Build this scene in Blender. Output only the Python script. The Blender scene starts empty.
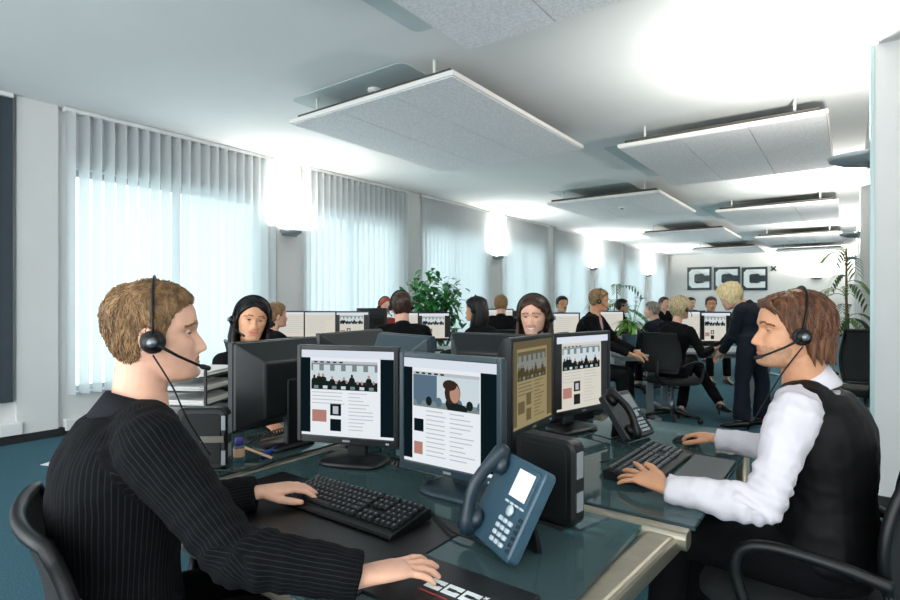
import bpy, bmesh, math, random
from mathutils import Vector, Matrix, noise
from mathutils.bvhtree import BVHTree
V = Vector
PI = math.pi
SC = bpy.context.scene
COL = SC.collection
rnd = random.Random(7)

# ---------------------------------------------------------------- camera, world, light, exposure
FPX = 545.0
CAMH = 1.33
YAW = math.atan2(400.0, FPX)
cam_data = bpy.data.cameras.new('camera')
cam_data.sensor_width = 36.0
cam_data.lens = FPX / 900.0 * 36.0
cam_data.clip_start = 0.02
cam_data.clip_end = 200
cam = bpy.data.objects.new('camera', cam_data)
COL.objects.link(cam)
cam.location = (0, 0, CAMH)
cam.rotation_euler = (PI / 2, 0, YAW)
SC.camera = cam

world = bpy.data.worlds.new('sky')
SC.world = world
world.use_nodes = True
_bg = world.node_tree.nodes['Background']
_bg.inputs[0].default_value = (0.92, 0.97, 1.0, 1)
_bg.inputs[1].default_value = 3.6
SC.view_settings.view_transform = 'Standard'
SC.view_settings.look = 'None'
SC.view_settings.gamma = 1.0
SC.view_settings.use_curve_mapping = False
SC.view_settings.exposure = 0.22
try:
    SC.cycles.use_denoising = True
    SC.cycles.max_bounces = 8
    SC.cycles.transparent_max_bounces = 12
    SC.cycles.sample_clamp_indirect = 4.0
except Exception:
    pass
LAMP_W = 100.0          # each wall uplight

FW = V((-math.sin(YAW), math.cos(YAW), 0))
RT = V((math.cos(YAW), math.sin(YAW), 0))


def at(px, py, t):
    """world point whose picture position is px, py at depth t along the view axis"""
    return V((0, 0, CAMH)) + FW * t + RT * ((px - 450) / FPX * t) + V((0, 0, (300 - py) / FPX * t))


def onz(px, py, z):
    t = (CAMH - z) * FPX / (py - 300)
    return at(px, py, t)


# ---------------------------------------------------------------- materials
def lin(c):
    if isinstance(c, str):
        c = c.lstrip('#')
        c = [int(c[i:i + 2], 16) / 255 for i in (0, 2, 4)]
        return tuple(x / 12.92 if x <= 0.04045 else ((x + 0.055) / 1.055) ** 2.4 for x in c)
    return tuple(c)


class Nodes:
    def __init__(s, m):
        s.nt = m.node_tree
        s.n = s.nt.nodes
        s.l = s.nt.links

    def new(s, t, **k):
        n = s.n.new(t)
        for a, b in k.items():
            setattr(n, a, b)
        return n

    def link(s, a, b):
        s.l.new(a, b)


def pbr(name, col, rough=0.5, metal=0.0, spec=0.5, var=0.0, vscale=20.0, bump=0.0, bscale=200.0, stretch=None,
        emit=None, estr=0.0, col2=None, sheen=0.0, coat=0.0, sss=0.0, lo=0.35, hi=0.65):
    m = bpy.data.materials.new(name)
    m.use_nodes = True
    N = Nodes(m)
    b = N.n['Principled BSDF']
    c = lin(col)
    b.inputs['Base Color'].default_value = (*c, 1)
    b.inputs['Roughness'].default_value = rough
    b.inputs['Metallic'].default_value = metal
    b.inputs['Specular IOR Level'].default_value = spec
    b.inputs['Sheen Weight'].default_value = sheen
    b.inputs['Coat Weight'].default_value = coat
    if sss:
        b.inputs['Subsurface Weight'].default_value = sss
        b.inputs['Subsurface Radius'].default_value = (0.012, 0.005, 0.003)
        b.inputs['Subsurface Scale'].default_value = 0.6
    if emit is not None:
        b.inputs['Emission Color'].default_value = (*lin(emit), 1)
        b.inputs['Emission Strength'].default_value = estr
    tc = None
    if var or bump or col2:
        tc = N.new('ShaderNodeTexCoord')
        src = tc.outputs['Object']
        if stretch:
            mp = N.new('ShaderNodeMapping')
            mp.inputs['Scale'].default_value = stretch
            N.link(src, mp.inputs['Vector'])
            src = mp.outputs['Vector']
    if var or col2:
        nz = N.new('ShaderNodeTexNoise')
        nz.inputs['Scale'].default_value = vscale
        nz.inputs['Detail'].default_value = 4
        N.link(src, nz.inputs['Vector'])
        rp = N.new('ShaderNodeValToRGB')
        rp.color_ramp.elements[0].position = lo
        rp.color_ramp.elements[1].position = hi
        if col2:
            ca, cb = c, lin(col2)
        else:
            ca, cb = tuple(max(0, x * (1 - var)) for x in c), tuple(min(1, x * (1 + var)) for x in c)
        rp.color_ramp.elements[0].color = (*ca, 1)
        rp.color_ramp.elements[1].color = (*cb, 1)
        N.link(nz.outputs[0], rp.inputs[0])
        N.link(rp.outputs[0], b.inputs['Base Color'])
    if bump:
        n2 = N.new('ShaderNodeTexNoise')
        n2.inputs['Scale'].default_value = bscale
        n2.inputs['Detail'].default_value = 3
        N.link(src, n2.inputs['Vector'])
        bp = N.new('ShaderNodeBump')
        bp.inputs['Strength'].default_value = bump
        bp.inputs['Distance'].default_value = 0.01
        N.link(n2.outputs[0], bp.inputs['Height'])
        N.link(bp.outputs[0], b.inputs['Normal'])
    return m


def emission(name, col, s):
    m = bpy.data.materials.new(name)
    m.use_nodes = True
    N = Nodes(m)
    N.n.remove(N.n['Principled BSDF'])
    e = N.new('ShaderNodeEmission')
    e.inputs[0].default_value = (*lin(col), 1)
    e.inputs[1].default_value = s
    N.link(e.outputs[0], N.n['Material Output'].inputs[0])
    return m


def glass_mat(name, tint, refl=0.08, rough=0.02, tr=1.0, diffuse=0.0, dcol='#80a0a0'):
    """plain sheet glass: fresnel mix of clear and mirror"""
    m = bpy.data.materials.new(name)
    m.use_nodes = True
    N = Nodes(m)
    N.n.remove(N.n['Principled BSDF'])
    t = N.new('ShaderNodeBsdfTransparent')
    t.inputs[0].default_value = (*lin(tint), 1)
    g = N.new('ShaderNodeBsdfGlossy')
    g.inputs[0].default_value = (0.9, 0.95, 0.95, 1)
    g.inputs[1].default_value = rough
    f = N.new('ShaderNodeLayerWeight')
    f.inputs[0].default_value = refl
    mx = N.new('ShaderNodeMixShader')
    N.link(f.outputs['Fresnel'], mx.inputs[0])
    last = t.outputs[0]
    if diffuse:
        d = N.new('ShaderNodeBsdfDiffuse')
        d.inputs[0].default_value = (*lin(dcol), 1)
        m2 = N.new('ShaderNodeMixShader')
        m2.inputs[0].default_value = diffuse
        N.link(last, m2.inputs[1])
        N.link(d.outputs[0], m2.inputs[2])
        last = m2.outputs[0]
    N.link(last, mx.inputs[1])
    N.link(g.outputs[0], mx.inputs[2])
    N.link(mx.outputs[0], N.n['Material Output'].inputs[0])
    return m


def blind_mat():
    m = bpy.data.materials.new('blind_fabric')
    m.use_nodes = True
    N = Nodes(m)
    N.n.remove(N.n['Principled BSDF'])
    d = N.new('ShaderNodeBsdfDiffuse')
    d.inputs[0].default_value = (0.70, 0.72, 0.73, 1)
    t = N.new('ShaderNodeBsdfTranslucent')
    t.inputs[0].default_value = (0.66, 0.70, 0.715, 1)
    mx = N.new('ShaderNodeMixShader')
    mx.inputs[0].default_value = 0.5
    N.link(d.outputs[0], mx.inputs[1])
    N.link(t.outputs[0], mx.inputs[2])
    c = N.new('ShaderNodeBsdfTransparent')
    m2 = N.new('ShaderNodeMixShader')
    m2.inputs[0].default_value = 0.06
    N.link(mx.outputs[0], m2.inputs[1])
    N.link(c.outputs[0], m2.inputs[2])
    N.link(m2.outputs[0], N.n['Material Output'].inputs[0])
    return m


def pinstripe_mat(name, base, line, period, width=0.09, rough=0.85):
    """woven suit cloth: the stripes run along the cloth coordinate stored on the mesh"""
    m = pbr(name, base, rough, spec=0.12, sheen=0.0, bump=0.25, bscale=900)
    N = Nodes(m)
    b = N.n['Principled BSDF']
    a = N.new('ShaderNodeAttribute', attribute_name='cloth')
    d = N.new('ShaderNodeMath', operation='DIVIDE')
    d.inputs[1].default_value = period
    N.link(a.outputs['Fac'], d.inputs[0])
    f = N.new('ShaderNodeMath', operation='FRACT')
    N.link(d.outputs[0], f.inputs[0])
    l = N.new('ShaderNodeMath', operation='LESS_THAN')
    l.inputs[1].default_value = width
    N.link(f.outputs[0], l.inputs[0])
    mx = N.new('ShaderNodeMix', data_type='RGBA')
    mx.inputs['A'].default_value = (*lin(base), 1)
    mx.inputs['B'].default_value = (*lin(line), 1)
    N.link(l.outputs[0], mx.inputs['Factor'])
    N.link(mx.outputs['Result'], b.inputs['Base Color'])
    return m


M = {}
M['wall'] = pbr('white_wall_paint', '#dcdcda', 0.85, var=0.02, vscale=2, bump=0.05, bscale=90)
M['ceil'] = pbr('ceiling_paint', '#dfe3e3', 0.9, var=0.015, vscale=1.5)
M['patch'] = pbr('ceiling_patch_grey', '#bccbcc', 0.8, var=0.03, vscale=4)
M['panel'] = pbr('acoustic_panel_felt', '#e4e6e8', 0.95, var=0.10, vscale=55, bump=0.35, bscale=160)
M['soffit'] = pbr('panel_carrier_dark', '#4a453f', 0.7)
M['panel_edge'] = pbr('panel_edge_white', '#e6e4df', 0.6)
M['carpet'] = pbr('blue_carpet', '#35525d', 1.0, spec=0.1, col2='#466b78', vscale=130, bump=0.4, bscale=320)
M['base'] = pbr('black_baseboard', '#15181a', 0.6)
M['white'] = pbr('white_plastic', '#e4e5e3', 0.45)
M['frame_w'] = pbr('window_frame_white', '#cfd6d8', 0.5)
M['blind'] = blind_mat()
M['pane'] = glass_mat('window_glass', '#f2fbfb', 0.1)
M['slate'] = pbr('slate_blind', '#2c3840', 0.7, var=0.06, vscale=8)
M['black'] = pbr('black_plastic', '#0a0b0c', 0.42, spec=0.4)
M['black2'] = pbr('dark_grey_plastic', '#101213', 0.5, spec=0.25)
M['black_soft'] = pbr('black_rubber', '#0d0e0f', 0.6)
M['bezel'] = pbr('monitor_casing', '#131618', 0.38, var=0.05, vscale=60)
M['bezel_t'] = pbr('monitor_casing_slate', '#2c3c44', 0.35)
M['metal'] = pbr('brushed_aluminium', '#a39c8c', 0.35, metal=0.85, var=0.06, vscale=30, stretch=(1, 1, 12))
M['steel'] = pbr('grey_steel', '#7d8488', 0.35, metal=0.8)
M['chrome'] = pbr('chrome', '#d5d8da', 0.12, metal=1.0)
M['desk_glass'] = glass_mat('desk_glass', '#8fb0b0', 0.22, 0.015, diffuse=0.26, dcol='#6f9196')
M['leather'] = pbr('black_leather_pad', '#0c0d0e', 0.35, bump=0.15, bscale=350)
M['mesh'] = pbr('black_chair_mesh', '#111416', 0.8, bump=0.5, bscale=500)
M['phone'] = pbr('phone_slate_blue', '#34505f', 0.38)
M['phone_h'] = pbr('handset_slate', '#1f2f39', 0.32)
M['phone_d'] = pbr('phone_dark_grey', '#22272b', 0.4)
M['key'] = pbr('key_light', '#b9c6cc', 0.4)
M['keydark'] = pbr('key_black', '#17191b', 0.45)
M['legend'] = pbr('key_print', '#8b9094', 0.6)
M['lcd'] = emission('phone_display', '#eef6ff', 1.1)
M['sign_dark'] = pbr('sign_dark', '#14262c', 0.5)
M['sign_white'] = pbr('sign_white', '#e8eeee', 0.5)
M['deskwhite'] = pbr('pale_desk_top', '#b9c3c5', 0.35)
M['bulb'] = emission('lamp_tube', '#fff3e2', 14.0)
M['lampgrey'] = pbr('lamp_shade_grey', '#8b9498', 0.4, metal=0.3)
M['leaf'] = pbr('leaf_green', '#2f7a3a', 0.4, var=0.3, vscale=9, sss=0.0)
M['leaf2'] = pbr('palm_green', '#4b6a34', 0.45, var=0.35, vscale=7)
M['leaf3'] = pbr('leaf_bright', '#5c9436', 0.45, var=0.3, vscale=12)
M['stem'] = pbr('plant_stem', '#6b5a3c', 0.8)
M['pot_blue'] = pbr('blue_grey_pot', '#3d5866', 0.4)
M['pot_white'] = pbr('white_pot', '#d8d8d4', 0.5)
M['soil'] = pbr('soil', '#2b211a', 1.0)
M['petal'] = pbr('white_petal', '#eef0f2', 0.6)
M['paper'] = pbr('white_paper', '#e9e9e6', 0.8)
M['skinA'] = pbr('skin_fair', '#e2b097', 0.5, spec=0.35, sss=0.12, var=0.06, vscale=25)
M['skinB'] = pbr('skin_warm', '#d39b78', 0.5, spec=0.35, sss=0.12, var=0.06, vscale=25)
M['skinC'] = pbr('skin_tan', '#d09a77', 0.48, spec=0.35, sss=0.12, var=0.05, vscale=25)
M['lip'] = pbr('lips', '#c5716a', 0.4, spec=0.4)
M['lipm'] = pbr('lips_pale', '#bb7264', 0.45, spec=0.35)
M['teeth'] = pbr('teeth', '#f0ece4', 0.25)
M['eyew'] = pbr('eye_white', '#b9b0a9', 0.25)
M['iris'] = pbr('eye_brown', '#2a1c14', 0.15)
M['stubble'] = pbr('skin_stubble', '#b88a6c', 0.6, var=0.12, vscale=180)
M['suit'] = pinstripe_mat('pinstripe_cloth', '#090a0c', '#1f2025', 0.0095, 0.2)
M['suitplain'] = pbr('black_suit_cloth', '#090a0d', 0.85, spec=0.12, bump=0.15, bscale=700)
M['suitnavy'] = pbr('navy_suit_cloth', '#131a24', 0.85, spec=0.2, bump=0.15, bscale=700)
M['knit'] = pbr('black_top_cloth', '#0b0c0e', 0.9, spec=0.15)
M['satin'] = pbr('black_satin_waistcoat', '#08070a', 0.6, spec=0.2)
M['shirt'] = pbr('white_shirt_cotton', '#d3ced4', 0.8, spec=0.2, bump=0.12, bscale=500)
M['pink'] = pbr('pink_shirt', '#d8b2b8', 0.8)
M['red'] = pbr('red_scarf', '#a63a35', 0.8)
M['h_blond'] = pbr('hair_dark_blond', '#664b33', 0.5, col2='#9c7a52', vscale=90, spec=0.4, stretch=(1, 1, 0.3))
M['h_brown'] = pbr('hair_chestnut', '#41261a', 0.45, col2='#7a5034', vscale=80, spec=0.4, stretch=(1, 1, 0.3))
M['h_black'] = pbr('hair_black', '#070607', 0.4, col2='#100e0f', vscale=80, spec=0.3, stretch=(1, 1, 0.3))
M['h_dbrown'] = pbr('hair_dark_brown', '#261812', 0.42, col2='#4c3325', vscale=80, spec=0.4, stretch=(1, 1, 0.3))
M['h_ash'] = pbr('hair_ash_blond', '#a08a64', 0.5, col2='#d2c19c', vscale=70, spec=0.4, stretch=(1, 1, 0.3))
M['h_yellow'] = pbr('hair_pale_blond', '#cbb078', 0.5, col2='#efe0b8', vscale=70, spec=0.4, stretch=(1, 1, 0.3))
M['h_grey'] = pbr('hair_ash_grey', '#6d675f', 0.5, col2='#a39a8c', vscale=70, spec=0.3, stretch=(1, 1, 0.3))
M['h_red'] = pbr('hair_copper', '#7a2f22', 0.45, col2='#a8503a', vscale=70, spec=0.4)
M['shoe'] = pbr('black_shoe', '#0e0e10', 0.3)
M['blue_ink'] = pbr('blue_plastic', '#2440a0', 0.35)
M['purple'] = pbr('purple_plastic', '#5a4aa8', 0.4)
M['wood'] = pbr('pale_wood', '#cfa984', 0.6)
M['scr_white'] = emission('page_white', '#eef3f8', 0.80)
M['scr_bar'] = emission('page_toolbar', '#dfe7f2', 0.80)
M['scr_dark'] = emission('page_margin_dark', '#0c1a20', 0.8)
M['scr_text'] = emission('page_text_grey', '#c2c8cd', 0.75)
M['scr_dim'] = emission('page_cream', '#c9b98a', 0.42)
M['scr_dimbar'] = emission('page_cream_bar', '#8b7d5c', 0.42)
M['scr_warm'] = emission('page_warm_white', '#e9e4d6', 0.70)
M['scr_pink'] = emission('page_thumb_skin', '#c08a80', 0.7)


for _n, _c in (('ph_sky', '#cfdce2'), ('ph_mid', '#7b8a8a'), ('ph_dark', '#1a2424'), ('ph_skin', '#b98f7c'), ('ph_hair', '#3a2a22'), ('ph_blue', '#5c7286')):
    M[_n] = emission('page_' + _n, _c, 0.8)
    M[_n + '_dim'] = emission('page_dim_' + _n, [x * .5 + y * .5 for x, y in zip(lin(_c), lin('#8a7d52'))], 0.42)


# ---------------------------------------------------------------- mesh builder
class MB:
    def __init__(s):
        s.v, s.f, s.m, s.s = [], [], [], []

    def add(s, vs, fs, mi=0, smooth=True):
        o = len(s.v)
        s.v += [V(p) for p in vs]
        for f in fs:
            s.f.append([i + o for i in f])
            s.m.append(mi)
            s.s.append(smooth)
        return s

    def box(s, c, size, R=None, mi=0):
        h = [x / 2 for x in size]
        vs = []
        for z in (-1, 1):
            for y in (-1, 1):
                for x in (-1, 1):
                    p = V((x * h[0], y * h[1], z * h[2]))
                    if R is not None:
                        p = R @ p
                    vs.append(V(c) + p)
        fs = [(0, 2, 3, 1), (4, 5, 7, 6), (0, 1, 5, 4), (2, 6, 7, 3), (0, 4, 6, 2), (1, 3, 7, 5)]
        return s.add(vs, fs, mi, False)

    def bbox(s, lo, hi, mi=0):
        return s.box([(a + b) / 2 for a, b in zip(lo, hi)], [b - a for a, b in zip(lo, hi)], None, mi)

    def rbox(s, c, size, r=0.01, R=None, mi=0, seg=4, rz=None):
        """box with rounded vertical corners in its local xz outline and softened front/back edges (y = depth)"""
        w, d, h = size
        r = min(r, w / 2 - 1e-4, h / 2 - 1e-4)
        e = min(rz if rz is not None else min(0.004, r * 0.5), d / 2 - 1e-5, r * 0.9)
        prof = [(-d / 2, e), (-d / 2 + e, 0), (d / 2 - e, 0), (d / 2, e)]
        rings = []
        for y, ins in prof:
            ring = []
            for q, (sx, sz) in enumerate(((1, 1), (-1, 1), (-1, -1), (1, -1))):
                for k in range(seg + 1):
                    a = PI / 2 * (q + k / seg)
                    rr = r - ins
                    ring.append(V((sx * (w / 2 - r) + math.cos(a) * rr, y, sz * (h / 2 - r) + math.sin(a) * rr)))
            rings.append(ring)
        if R is not None:
            rings = [[R @ p for p in g] for g in rings]
        rings = [[V(c) + p for p in g] for g in rings]
        return s.loft(rings, mi, smooth=False)

    def loft(s, rings, mi=0, cap=True, smooth=True, closed=True):
        n = len(rings[0])
        vs = [p for r in rings for p in r]
        fs = []
        for i in range(len(rings) - 1):
            for j in range(n if closed else n - 1):
                k = (j + 1) % n
                fs.append((i * n + j, i * n + k, (i + 1) * n + k, (i + 1) * n + j))
        if cap:
            fs.append(tuple(reversed(range(n))))
            fs.append(tuple((len(rings) - 1) * n + j for j in range(n)))
        return s.add(vs, fs, mi, smooth)

    def tube(s, pts, rad, seg=10, mi=0, flat=1.0, up=None, round_ends=False, smooth=True):
        pts = [V(p) for p in pts]
        if not hasattr(rad, '__len__'):
            rad = [rad] * len(pts)
        rad = list(rad)
        if round_ends:
            d0 = (pts[0] - pts[1]).normalized()
            d1 = (pts[-1] - pts[-2]).normalized()
            r0, r1 = rad[0], rad[-1]
            pts = [pts[0] + d0 * r0 * 0.92, pts[0] + d0 * r0 * 0.65] + pts + [pts[-1] + d1 * r1 * 0.65, pts[-1] + d1 * r1 * 0.92]
            rad = [r0 * 0.35, r0 * 0.76] + rad + [r1 * 0.76, r1 * 0.35]
        T = []
        for i in range(len(pts)):
            a = pts[max(0, i - 1)]
            b = pts[min(len(pts) - 1, i + 1)]
            t = (b - a)
            T.append(t.normalized() if t.length > 1e-9 else V((0, 0, 1)))
        ref = V(up) if up is not None else (V((0, 0, 1)) if abs(T[0].z) < 0.9 else V((1, 0, 0)))
        rings = []
        x = None
        for i, p in enumerate(pts):
            t = T[i]
            if x is None or up is not None:
                x = ref.cross(t)
                if x.length < 1e-6:
                    x = V((1, 0, 0)).cross(t)
            else:
                x = x - t * x.dot(t)
            x.normalize()
            y = t.cross(x)
            rings.append([p + (x * math.cos(2 * PI * k / seg) + y * math.sin(2 * PI * k / seg) * flat) * rad[i] for k in range(seg)])
        return s.loft(rings, mi, smooth=smooth)

    def ell(s, c, r, R=None, mi=0, nu=16, nv=10):
        rings = []
        for i in range(1, nv):
            a = PI * i / nv
            ring = []
            for k in range(nu):
                b = 2 * PI * k / nu
                p = V((math.sin(a) * math.cos(b) * r[0], math.sin(a) * math.sin(b) * r[1], -math.cos(a) * r[2]))
                if R is not None:
                    p = R @ p
                ring.append(V(c) + p)
            rings.append(ring)
        n = nu
        vs = [p for g in rings for p in g]
        fs = []
        for i in range(len(rings) - 1):
            for j in range(n):
                k = (j + 1) % n
                fs.append((i * n + j, i * n + k, (i + 1) * n + k, (i + 1) * n + j))
        lo = V((0, 0, -r[2]))
        hi = V((0, 0, r[2]))
        if R is not None:
            lo, hi = R @ lo, R @ hi
        vs += [V(c) + lo, V(c) + hi]
        a, b = len(vs) - 2, len(vs) - 1
        m = (len(rings) - 1) * n
        for j in range(n):
            k = (j + 1) % n
            fs.append((a, k, j))
            fs.append((b, m + j, m + k))
        return s.add(vs, fs, mi, True)

    def lathe(s, prof, c=(0, 0, 0), seg=20, mi=0, R=None):
        rings = []
        for r, z in prof:
            ring = []
            for k in range(seg):
                p = V((math.cos(2 * PI * k / seg) * max(r, 1e-4), math.sin(2 * PI * k / seg) * max(r, 1e-4), z))
                if R is not None:
                    p = R @ p
                ring.append(V(c) + p)
            rings.append(ring)
        return s.loft(rings, mi)

    def quad(s, a, b, c, d, mi=0):
        return s.add([a, b, c, d], [(0, 1, 2, 3)], mi, False)

    def prism(s, poly, z0, z1, mi=0, R=None, c=(0, 0, 0)):
        n = len(poly)
        vs = [V((x, y, z0)) for x, y in poly] + [V((x, y, z1)) for x, y in poly]
        if R is not None:
            vs = [R @ p for p in vs]
        vs = [p + V(c) for p in vs]
        fs = [tuple(reversed(range(n))), tuple(range(n, 2 * n))]
        for j in range(n):
            k = (j + 1) % n
            fs.append((j, k, n + k, n + j))
        return s.add(vs, fs, mi, False)

    def xf(s, mtx):
        s.v = [mtx @ p for p in s.v]
        return s

    def mesh(s, name, mats):
        me = bpy.data.meshes.new(name)
        me.from_pydata([tuple(p) for p in s.v], [], s.f)
        for m in (mats if isinstance(mats, (list, tuple)) else [mats]):
            me.materials.append(m)
        me.polygons.foreach_set('material_index', s.m)
        me.polygons.foreach_set('use_smooth', s.s)
        me.update()
        bm = bmesh.new()
        bm.from_mesh(me)
        bmesh.ops.recalc_face_normals(bm, faces=bm.faces)
        bm.to_mesh(me)
        bm.free()
        return me

    def build(s, name, mats, parent=None, bevel=0.0, local=False):
        me = s.mesh(name, mats)
        return link(name, me, parent, bevel, local)


ROOTM = {}


def link(name, me, parent=None, bevel=0.0, local=False):
    o = bpy.data.objects.new(name, me)
    COL.objects.link(o)
    if parent is not None:
        if not local:
            me.transform(ROOTM[parent.name].inverted())
        o.parent = parent
        ROOTM[o.name] = ROOTM[parent.name]
    else:
        ROOTM[o.name] = Matrix.Identity(4)
    if bevel:
        b = o.modifiers.new('bevel', 'BEVEL')
        b.width = bevel
        b.segments = 2
        b.limit_method = 'ANGLE'
        b.angle_limit = math.radians(40)
        b.harden_normals = False
    return o


def props(o, label, cat, group=None):
    o['label'] = label
    o['category'] = cat
    if group:
        o['group'] = group
    return o


def root(name, label, cat, loc, rz=0.0, group=None):
    o = bpy.data.objects.new(name, None)
    COL.objects.link(o)
    o.empty_display_size = 0.05
    o.location = loc
    o.rotation_euler = (0, 0, rz)
    ROOTM[o.name] = Matrix.Translation(V(loc)) @ Matrix.Rotation(rz, 4, 'Z')
    return props(o, label, cat, group)


def structure(name, mb, mats, parent=None, bevel=0.0):
    o = mb.build(name, mats, parent, bevel)
    if parent is None:
        o['kind'] = 'structure'
    return o


def copy_tree(o, parent=None):
    c = o.copy()
    COL.objects.link(c)
    c.parent = parent
    for ch in list(o.children):
        copy_tree(ch, c)
    return c


def place(src, label, loc, rz, group=None):
    c = copy_tree(src)
    c.location = loc
    c.rotation_euler = (0, 0, rz)
    c['label'] = label
    if group:
        c['group'] = group
    return c


def Rz(a):
    return Matrix.Rotation(a, 3, 'Z')


def Rx(a):
    return Matrix.Rotation(a, 3, 'X')


def Ry(a):
    return Matrix.Rotation(a, 3, 'Y')


# ---------------------------------------------------------------- the room
XL, YB, ZC = -6.29, 24.4, 3.23
XR, YN = 2.3, -2.2
structure('floor', MB().bbox((XL - .3, YN, -.1), (XR + .2, YB + .3, 0)), M['carpet'])
structure('ceiling', MB().bbox((XL - .3, YN, ZC), (XR + .2, YB + .3, ZC + .15)), M['ceil'])
structure('wall_back', MB().bbox((XL - .3, YB, 0), (XR + .2, YB + .2, ZC)), M['wall'])

WIN = [(-3.4, -1.1), (-.62, 1.66), (2.07, 4.51), (4.98, 7.21), (7.62, 9.91), (10.45, 12.66), (13.09, 15.38), (15.9, 18.1), (18.55, 20.85), (21.4, 23.6)]
ZS, ZT = .39, 2.66
wl = MB()
wl.bbox((XL - .3, YN, 0), (XL, YB, ZS)).bbox((XL - .3, YN, ZT), (XL, YB, ZC))
prev = YN
for a, b in WIN[1:] + [(YB, YB)]:
    a2 = a + .12 if a < YB else a
    if a2 - prev > .01:
        wl.bbox((XL - .3, prev, ZS), (XL, a2, ZT))
    prev = b - .12
wl.build('wall_left', M['wall'])['kind'] = 'structure'
# projecting piers between the windows
pi = 0
for i in range(1, len(WIN) - 1):
    a, b = WIN[i][1] + .04, WIN[i + 1][0] - .04
    pi += 1
    structure('trim_%d' % pi, MB().bbox((XL, a, 0), (XL + .05, b, ZC)), M['wall'])
structure('baseboard_left', MB().bbox((XL, YN, 0), (XL + .07, YB, .075)), M['base'])
structure('baseboard_back', MB().bbox((XL, YB - .02, 0), (.1, YB, .08)), M['base'])

# right side: a row of piers and a beam, wall between them set back a hand
wr = MB()
wr.bbox((1.0, 4.6, 0), (1.2, 9.95, ZC)).bbox((.17, 9.97, 0), (1.2, YB, ZC))
wr.bbox((.17, 4.49, 0), (XR + .2, 4.7, ZC))
structure('wall_right', wr, M['wall'])
structure('wall_side', MB().bbox((XR, YN, 0), (XR + .2, 4.49, ZC)), M['wall'])
pi += 1
structure('trim_%d' % pi, MB().bbox((.15, YN, 2.98), (.42, YB, ZC)), M['wall'])
for k, (y0, y1) in enumerate(((4.47, 4.95), (9.9, 10.4), (15.3, 15.8), (20.7, 21.2))):
    pi += 1
    structure('trim_%d' % pi, MB().bbox((.12, y0, .0), (1.0 if k < 2 else .3, y1, 2.98)) if k else MB().bbox((.12, y0, 0), (XR, y1, 2.98)), M['wall'])
structure('baseboard_right', MB().bbox((.10, 4.45, 0), (XR, 4.97, .07)), M['base'])
pi += 1
structure('trim_%d' % pi, MB().bbox((.105, 4.462, .07), (.128, 4.51, 2.98)), pbr('pale_glass_edge', '#b8d2d2', 0.2))

# windows
for k, (a, b) in enumerate(WIN[1:]):
    w = root('window_%d' % (k + 1), 'window', 'window', (XL - .15, (a + b) / 2, ZS))
    for key in ('label', 'category'):
        del w[key]
    w['kind'] = 'structure'
    f = MB()
    y0, y1 = a + .12, b - .12
    n = 2
    for y in [y0 + (y1 - y0) * i / n for i in range(n + 1)]:
        f.box((XL - .15, y, (ZS + ZT) / 2), (.06, .07, ZT - ZS))
    for z in (ZS + .03, ZT - .03):
        f.box((XL - .15, (y0 + y1) / 2, z), (.06, y1 - y0, .06))
    f.build('window_frame', M['frame_w'], w)
    MB().bbox((XL - .30, y0, ZS - .02), (XL + .02, y1, ZS + .012)).build('window_sill', M['frame_w'], w)
    for i in range(n):
        ya, yb = y0 + (y1 - y0) * i / n, y0 + (y1 - y0) * (i + 1) / n
        MB().bbox((XL - .155, ya + .02, ZS + .02), (XL - .15, yb - .02, ZT - .02)).build('pane', M['pane'], w)

# vertical blinds
desc = ['dark slate vertical blind at the left edge of the picture', 'white vertical blind left of the first pier lamp, nearest full blind',
        'white vertical blind right of the first pier lamp', 'white vertical blind behind the ficus, left of the second pier lamp',
        'white vertical blind right of the second pier lamp', 'white vertical blind left of the third pier lamp',
        'white vertical blind right of the third pier lamp', 'white vertical blind left of the fourth pier lamp', 'white vertical blind in the far corner by the back wall']
for k, (a, b) in enumerate(WIN[1:]):
    r = root('vertical_blind', desc[k], 'blind', (XL + .07, (a + b) / 2, ZS), 0, 'vertical blinds on the window wall')
    MB().bbox((XL + .03, a, ZC - .045), (XL + .11, b, ZC - .005)).build('headrail', M['white'], r)
    sl = MB()
    n = max(2, int((b - a) / .112))
    for i in range(n):
        y = a + .06 + (b - a - .12) * i / (n - 1)
        ang = math.radians(66) + rnd.uniform(-.03, .03)
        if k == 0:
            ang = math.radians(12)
        d = V((math.sin(ang), math.cos(ang), 0)) * .0635
        c = V((XL + .07, y, 0))
        nn = V((d.y, -d.x, 0)).normalized() * .006
        z0, z1 = ZS + .0, ZC - .045
        p = [c - d, c + nn, c + d]
        vs = [V((q.x, q.y, z)) for z in (z0, z1) for q in p]
        sl.add(vs, [(0, 1, 4, 3), (1, 2, 5, 4)], 0, True)
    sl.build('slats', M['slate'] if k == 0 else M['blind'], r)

# ceiling patches and acoustic panels
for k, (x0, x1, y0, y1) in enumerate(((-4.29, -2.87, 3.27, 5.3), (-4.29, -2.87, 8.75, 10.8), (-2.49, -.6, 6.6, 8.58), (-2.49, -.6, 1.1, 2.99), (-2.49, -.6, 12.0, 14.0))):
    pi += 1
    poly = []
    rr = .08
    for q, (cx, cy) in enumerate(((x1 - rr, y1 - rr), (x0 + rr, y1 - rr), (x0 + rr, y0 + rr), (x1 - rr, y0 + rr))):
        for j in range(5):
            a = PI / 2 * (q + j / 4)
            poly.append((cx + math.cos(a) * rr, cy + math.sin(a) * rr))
    structure('trim_%d' % pi, MB().prism(poly, ZC - .004, ZC + .001), M['patch'])


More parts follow.
